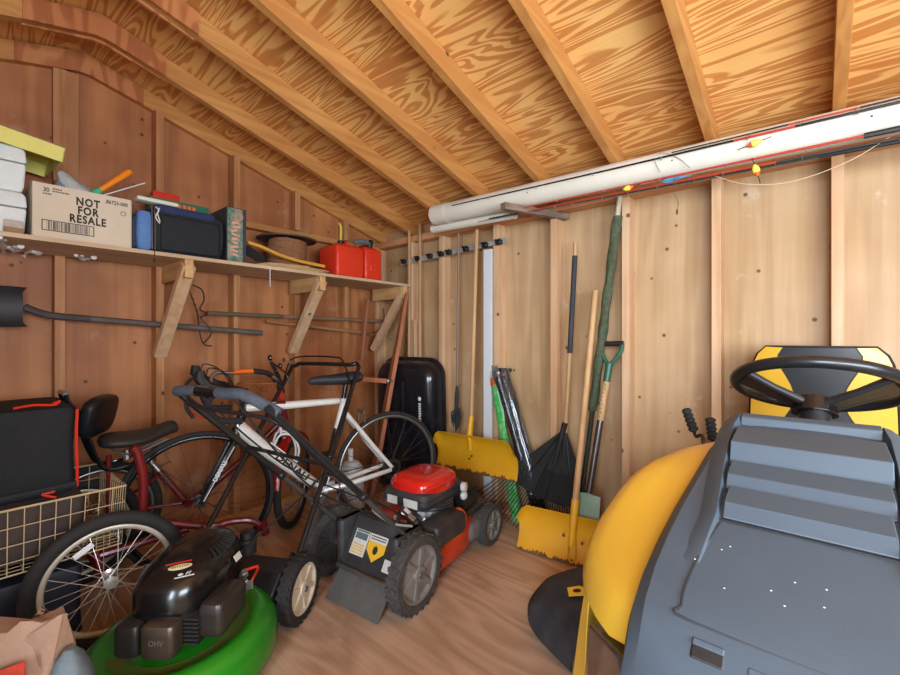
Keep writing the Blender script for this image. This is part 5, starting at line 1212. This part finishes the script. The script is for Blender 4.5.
m = MB(TM); m.loft([sym(y, [(w, .24), (w, .33), (.02, .34)]) for y, w in ((-.9, .22), (-1.2, .23), (-1.28, .16))]); m.build('bumper', TGD, rmw, bevel=.02)
# chassis
MB(TM).bb((-.14, -1.05, .22), (.14, .30, .45)).build('chassis', TGD, rmw, bevel=.01)
MB(TM).bb((-.36, -.60, .30), (.36, -.12, .34)).build('foot_deck', TGD, rmw, bevel=.01)
# fenders + seat pan
for s in (-1, 1):
    m = MB(TM); rws = [[V(s*x, .16+.30*math.cos(t)*k, .28+.27*math.sin(t)*k) for x, k in ((.17, .98), (.24, 1.0), (.34, 1.0), (.42, .97), (.44, .90))] for t in [PI*j/14 for j in range(15)]]
    m.sheet(rws, .004); m.build('fender', TY, rmw)
MB(TM).bb((-.24, -.10, .50), (.24, .28, .56)).build('seat_pan', TGD, rmw, bevel=.02)
# wheels
for s in (-1, 1):
    wheel(rmw, TM @ Matrix.Translation((s*.35, .16, .25)) @ Matrix.Rotation(PI/2, 4, 'Z'), .25, .20, 5, RUB, TY, -s)
    wheel(rmw, TM @ Matrix.Translation((s*.33, -1.02, .19)) @ Matrix.Rotation(PI/2, 4, 'Z'), .19, .14, 5, RUB, TY, -s) if False else None
for s in (-1, 1):
    wheel(rmw, TM @ Matrix.Translation((s*.22, -.98, .185)) @ Matrix.Rotation(PI/2, 4, 'Z'), .185, .13, 5, RUB, TY, -s, knob=False)
# seat with yellow side panels
SB = paint('black seat vinyl', '26282B', .5, col2='36383B', scale=8, amt=.3)
SBT = .055
def seatback():
    R = Matrix.Rotation(.10, 3, 'X'); c = V(.022, .275, .872)
    def prt(lo, hi, name, mat, th, par, n=12):
        out = []
        for i in range(15):
            z = -.20+.40*i/14; hw = .212*(1-.10*(i/14)**2); 
            if i >= 12: hw *= (.985, .94, .82)[i-12]
            row = []
            for j in range(n+1):
                f = lo(i/14)+(hi(i/14)-lo(i/14))*j/n; x = hw*f; row.append(TM @ (c+R @ V(x, -.03*(1-f*f)-.0*z, z)))
            out.append(row)
        return MB().sheet(out, th).build(name, mat, par, ang=60)
    b = prt(lambda t: -1, lambda t: 1, 'seat_back', SB, SBT, rmw, 20)
    w = lambda t: .36 if t < .25 else (.36+.30*(t-.25)/.2 if t < .45 else (.66-.22*(t-.45)/.3 if t < .75 else .44+.20*(t-.75)/.25))
    ww = lambda t: .50+.16*math.cos(2*PI*(t-.98)*1.1)
    for s in (-1, 1):
        out = []
        for i in range(15):
            z = -.198+.398*i/14; hw = .212*(1-.10*(i/14)**2)
            if i >= 12: hw *= (.985, .94, .82)[i-12]
            row = []
            for j in range(9):
                f = s*(ww(i/14)+(.985-ww(i/14))*j/8); row.append(TM @ (c+R @ V(hw*f, -.03*(1-f*f)-.006, z)))
            out.append(row)
        MB().sheet(out, .004).build('yellow_side_panel', TY, b, ang=60)
    # dark piping round the edge
    P_ = []
    for i in range(15):
        z = -.20+.40*i/14; hw = .212*(1-.10*(i/14)**2)
        if i >= 12: hw *= (.985, .94, .82)[i-12]
        P_.append((hw, z))
    loop = [TM @ (c+R @ V(-x, .0, z)) for x, z in P_]+[TM @ (c+R @ V(x, .0, z)) for x, z in reversed(P_)]
    MB().tube(loop, .006, 6, closed=True, cap=False).build('piping', BLK, b)
seatback()
m = MB(TM); m.loft([sym(y, [(w*.96, .56), (w, .585), (w*.97, .64), (w*.5, .65), (.02, .645)]) for y, w in ((-.14, .17), (-.10, .20), (.05, .215), (.27, .21))]); m.build('seat_cushion', SB, rmw, bevel=.01, sub=1)
# steering wheel
SWC = TM @ V(.012, -.310, .975); swn = (TM.to_3x3() @ V(0, .41, .91)).normalized()
swx = (TM.to_3x3() @ V(1, 0, 0)).normalized(); swy = swn.cross(swx).normalized()
sw = MB().torus(SWC, swn, .178, .0155, 56, 12).build('steering_wheel', paint('black wheel rim', '17181A', .35, col2='26282A', scale=12, amt=.4, coat=.2), rmw)
m = MB()
for a, wd in ((PI*.5, .0), (PI*1.12, .0), (PI*1.88, .0)):
    d = swx*math.cos(a)+swy*math.sin(a)
    for o in (-1, 1):
        sd = swn.cross(d); m.tube([SWC-swn*.055+d*.03+sd*.020*o, SWC-swn*.03+d*.10+sd*.024*o, SWC+d*.172+sd*.034*o], [.012, .010, .011], 8)
    m.loft([[SWC-swn*.060+d*.02+sd*x for x in (-.02, .02)]+[SWC-swn*.068+d*.02+sd*x for x in (.02, -.02)], [SWC-swn*.006+d*.165+sd*x for x in (-.034, .034)]+[SWC-swn*.014+d*.165+sd*x for x in (.034, -.034)]])
m.build('spoke', BLK, sw, bevel=.002)
m = MB(); m.tube([SWC-swn*.08, SWC-swn*.035], [.052, .042], 20); m.build('wheel_hub', BLKG, sw, bevel=.004)
m = MB(); m.tube([SWC-swn*.28, SWC-swn*.07], [.052, .034], 16); m.build('steering_column', BLK, rmw)
# levers with ribbed black grips
for (u, v, u2, v2, dd) in ((686, 409, 694, 431, 1.44), (710, 418, 713, 440, 1.38)):
    a, b = at(u, v, d=dd), at(u2, v2, d=dd); ax2 = (b-a)
    m = MB()
    for k in range(5): c = a+ax2*(k/5); m.tube([c, c+ax2*.06, c+ax2*.14, c+ax2*.2], [.011, .0155, .0155, .011], 10)
    lv = MB(); lv.tube(arc([b-ax2*.02, b+ax2*.25, b+ax2*.5+V(.02, -.02, 0), V(b.x+.02, b.y-.03, .45)]), .0055, 8); lo_ = lv.build('lever', DSTEEL, rmw); m.build('lever_grip', RUB, lo_)
# cutting deck and discharge chute
m = MB(TM); P_ = []
for z, k in ((.07, 1), (.075, 1.02), (.16, 1.02), (.185, .97), (.19, .85)):
    P_.append([V(-.02+.50*k*math.copysign(abs(math.cos(a))**.7, math.cos(a)), -.45+.26*k*math.copysign(abs(math.sin(a))**.8, math.sin(a)), z) for a in [2*PI*j/36 for j in range(36)]])
m.loft(P_); m.build('cutting_deck', TGD, rmw)
DCH = paint('scuffed black chute', '25262A', .55, col2='4A4A4C', scale=14, amt=.4)
n0, n1, n2, n3, n4 = at(583, 568, z=.19), at(545, 580, z=.155), at(528, 604, z=.11), at(536, 628, z=.07), at(571, 664, z=.04)
ol = arc([n0, n0.lerp(n1, .55)+V(-.012, 0, 0), n1, n2, n3, n4], 5); rws = []; NN = len(ol)-1
for k in range(NN+1):
    t = k/NN; inn = V(2.24, -.70-.36*t, .215-.03*t); out = ol[k]
    rws.append([inn, inn.lerp(out, .35)+V(0, 0, .012), inn.lerp(out, .7)+V(0, 0, .014), inn.lerp(out, .93)+V(0, 0, .012), out+V(0, 0, .0), out-V(0, 0, min(.028, out.z-.008))])
ch = MB().sheet(rws, .004).build('discharge_chute', DCH, rmw, ang=60)
p = at(577, 594, z=.185); m = MB(); m.prism([(-.032, -.024), (.032, -.024), (.032, .012), (.012, .026), (-.032, .02)], .002, plane_M(p+V(0, 0, .010), (.8, .5, .15), (-.5, .8, .1))); stk = m.build('danger_label', YST, ch, smooth=False)
m = MB(plane_M(p+V(0, 0, .0125), (.8, .5, .15), (-.5, .8, .1))); m.ell((0, 0, 0), (.015, .010, .001), 12, 4); m.build('hazard_picture', INK, stk)

# ---------------------------------------------------------------- black moulded sled and paddle in the corner
SLM = paint('glossy black sled plastic', '14161B', .25, col2='20232A', scale=5, amt=.4, coat=.5)
sd = thing('utility_sled', 'black moulded plastic sled standing on end in the corner', 'sled', (.62, -.2, 0))
W2, H2_ = .28, .965; rings = []
SM = Matrix.Translation((.535, -.175, .0)) @ Matrix.Rotation(.17, 4, 'Z') @ Matrix.Rotation(.03, 4, 'X')
def outline(hw, h0, h1, r, y):
    P_ = []
    for cx_, cz_, a0 in ((hw-r, h1-r, 0), (-hw+r, h1-r, PI/2)):
        for k in range(9): a = a0+PI/2*k/8; P_.append(V(cx_+r*math.cos(a), y, cz_+r*math.sin(a)))
    P_ += [V(-hw, y, h0), V(hw, y, h0)]
    return [SM @ p for p in P_]
m = MB(); m.loft([outline(W2, .0, H2_, .13, .035), outline(W2, .0, H2_, .13, .028), outline(W2-.018, .012, H2_-.02, .12, .022), outline(W2-.03, .02, H2_-.035, .11, -.06), outline(W2-.05, .035, H2_-.06, .10, -.092), outline(W2-.09, .07, H2_-.11, .08, -.105)])
m.build('shell', SLM, sd, ang=50)
m = MB()
for x in (-.13, .0): m.loft([[SM @ V(x+a, -.105+b, z) for a, b in ((-.022, .004), (-.012, -.012), (.012, -.012), (.022, .004))] for z in (.06, .80)])
m.build('runner', SLM, sd)
m = MB(SM); rr = random.Random(30)
m.ell((.155, -.107, .690), (.013, .002, .015), 14, 5)
for k in range(9): m.box((.155+.0*k, -.1065, .655-.0165*k), (.020, .0012, .0115), (0, rr.uniform(-.1, .1), 0))
m.build('white_lettering', WHT, sd, smooth=False)
PLK = wood('red brown plank', 'B4714A', '8A5030', grain=(9, 9, 1.0), bands=4, contrast=.35, fine=.3, knots=.04, kscale=6)
a_, b_ = V(.470, -.165, 1.44), V(.565, -.60, .005)
def pl(t): return a_+(b_-a_)*t
m = MB(); ax3 = (b_-a_).normalized(); sx3 = V(.86, -.45, 0); sx3 = (sx3-ax3*sx3.dot(ax3)).normalized(); nz3 = sx3.cross(ax3)
rings = []
for t, w_, th in ((0, .012, .010), (.03, .018, .013), (.12, .022, .014), (.17, .036, .014), (.24, .042, .014), (1.0, .052, .014)):
    rings.append([pl(t)+sx3*x*w_+nz3*y*th for x, y in ((-1, -1), (1, -1), (1, 1), (-1, 1))])
m.loft(rings)
tag(m.build('paddle_board', PLK, bevel=.003), 'long red brown tapered board leaning in front of the black sled', 'board')
bp_ = thing('wooden_bar', 'short red brown bar with a steel end lying level against the leaning board', 'bar', tuple(at(375, 381, d=2.72)))
MB().beam(at(361, 379, d=2.66), at(386, 381, d=2.78), .022, .030).build('bar', PLK, bp_, bevel=.002)
m = MB(); c = at(388, 381, d=2.78); m.ell(c, (.016, .016, .018), 12, 8); m.tube([c-V(0, 0, .0)-V(.02, .01, 0), c+V(.03, .012, .0)], .006, 8); m.build('steel_end', STEEL, bp_)

# ---------------------------------------------------------------- sacks at the lower left
PAP = paint('crumpled paper sack', 'B08E74', .85, col2='8C6E5C', scale=6, amt=.6, bump=.5, bscale=25)
ps = thing('paper_sack', 'crumpled tan paper sack with a red print in the lower left foreground', 'sack', (1.27, -2.26, 0))
C0 = V(1.258, -2.285, 0); ux = V(.757, .654, 0); uy = V(-.654, .757, 0); rings = []; rr = random.Random(17)
for z, w_, dp, jg_ in ((0, .19, .08, 0), (.08, .20, .09, .3), (.18, .20, .085, .6), (.28, .195, .07, 1), (.36, .19, .05, 1), (.42, .185, .028, 1)):
    ring = []
    for j in range(28):
        a = 2*PI*j/28; ca = math.copysign(abs(math.cos(a))**.6, math.cos(a)); sa = math.copysign(abs(math.sin(a))**.8, math.sin(a))
        top = (.025 if ca > .55 else (-.0)) if z > .40 else 0
        ring.append(C0+ux*(ca*w_+rr.uniform(-.006, .006)*jg_)+uy*(sa*dp+rr.uniform(-.008, .008)*jg_)+V(0, 0, z+top+rr.uniform(-.006, .006)*jg_))
    rings.append(ring)
MB().loft(rings, True).build('sack', PAP, ps, ang=25)
e = C0+ux*.19-uy*.03
m = MB(); m.sheet([[e+V(0, 0, .33)-ux*.06, e+V(0, 0, .37)-ux*.11], [e+V(0, 0, .36)+ux*.005-uy*.012, e+V(0, 0, .425)-ux*.045-uy*.012], [e+V(0, 0, .465)+ux*.018, e+V(0, 0, .460)+ux*.010]], .001); m.build('torn_corner', PAP, ps, ang=20)
m = MB(plane_M(C0+ux*.09-uy*.080+V(0, 0, .318), ux, V(0, 0, 1))); m.prism([(-.07, -.06), (.08, -.06), (.08, .075), (.0, .045), (-.05, .01)], .002); m.build('red_print', paint('red sack print', 'C8402C', .7, col2='7A2418', scale=30, amt=.6), ps, smooth=False)
C1 = V(1.43, -2.16, 0); rings = []
for z, w_ in ((0, .060), (.07, .066), (.15, .064), (.25, .056), (.31, .044), (.355, .026), (.375, .010)):
    rings.append([C1+V(math.cos(a)*w_*(1+.09*math.sin(3*a+z*20)), math.sin(a)*w_*(1+.09*math.cos(4*a+z*14)), z) for a in [2*PI*j/22 for j in range(22)]])
tag(MB().loft(rings).build('plastic_sack', paint('blue grey plastic sack', '66727A', .55, col2='46544C', scale=8, amt=.6, bump=.6, bscale=20)), 'blue grey plastic sack slumped beside the paper sack', 'sack')
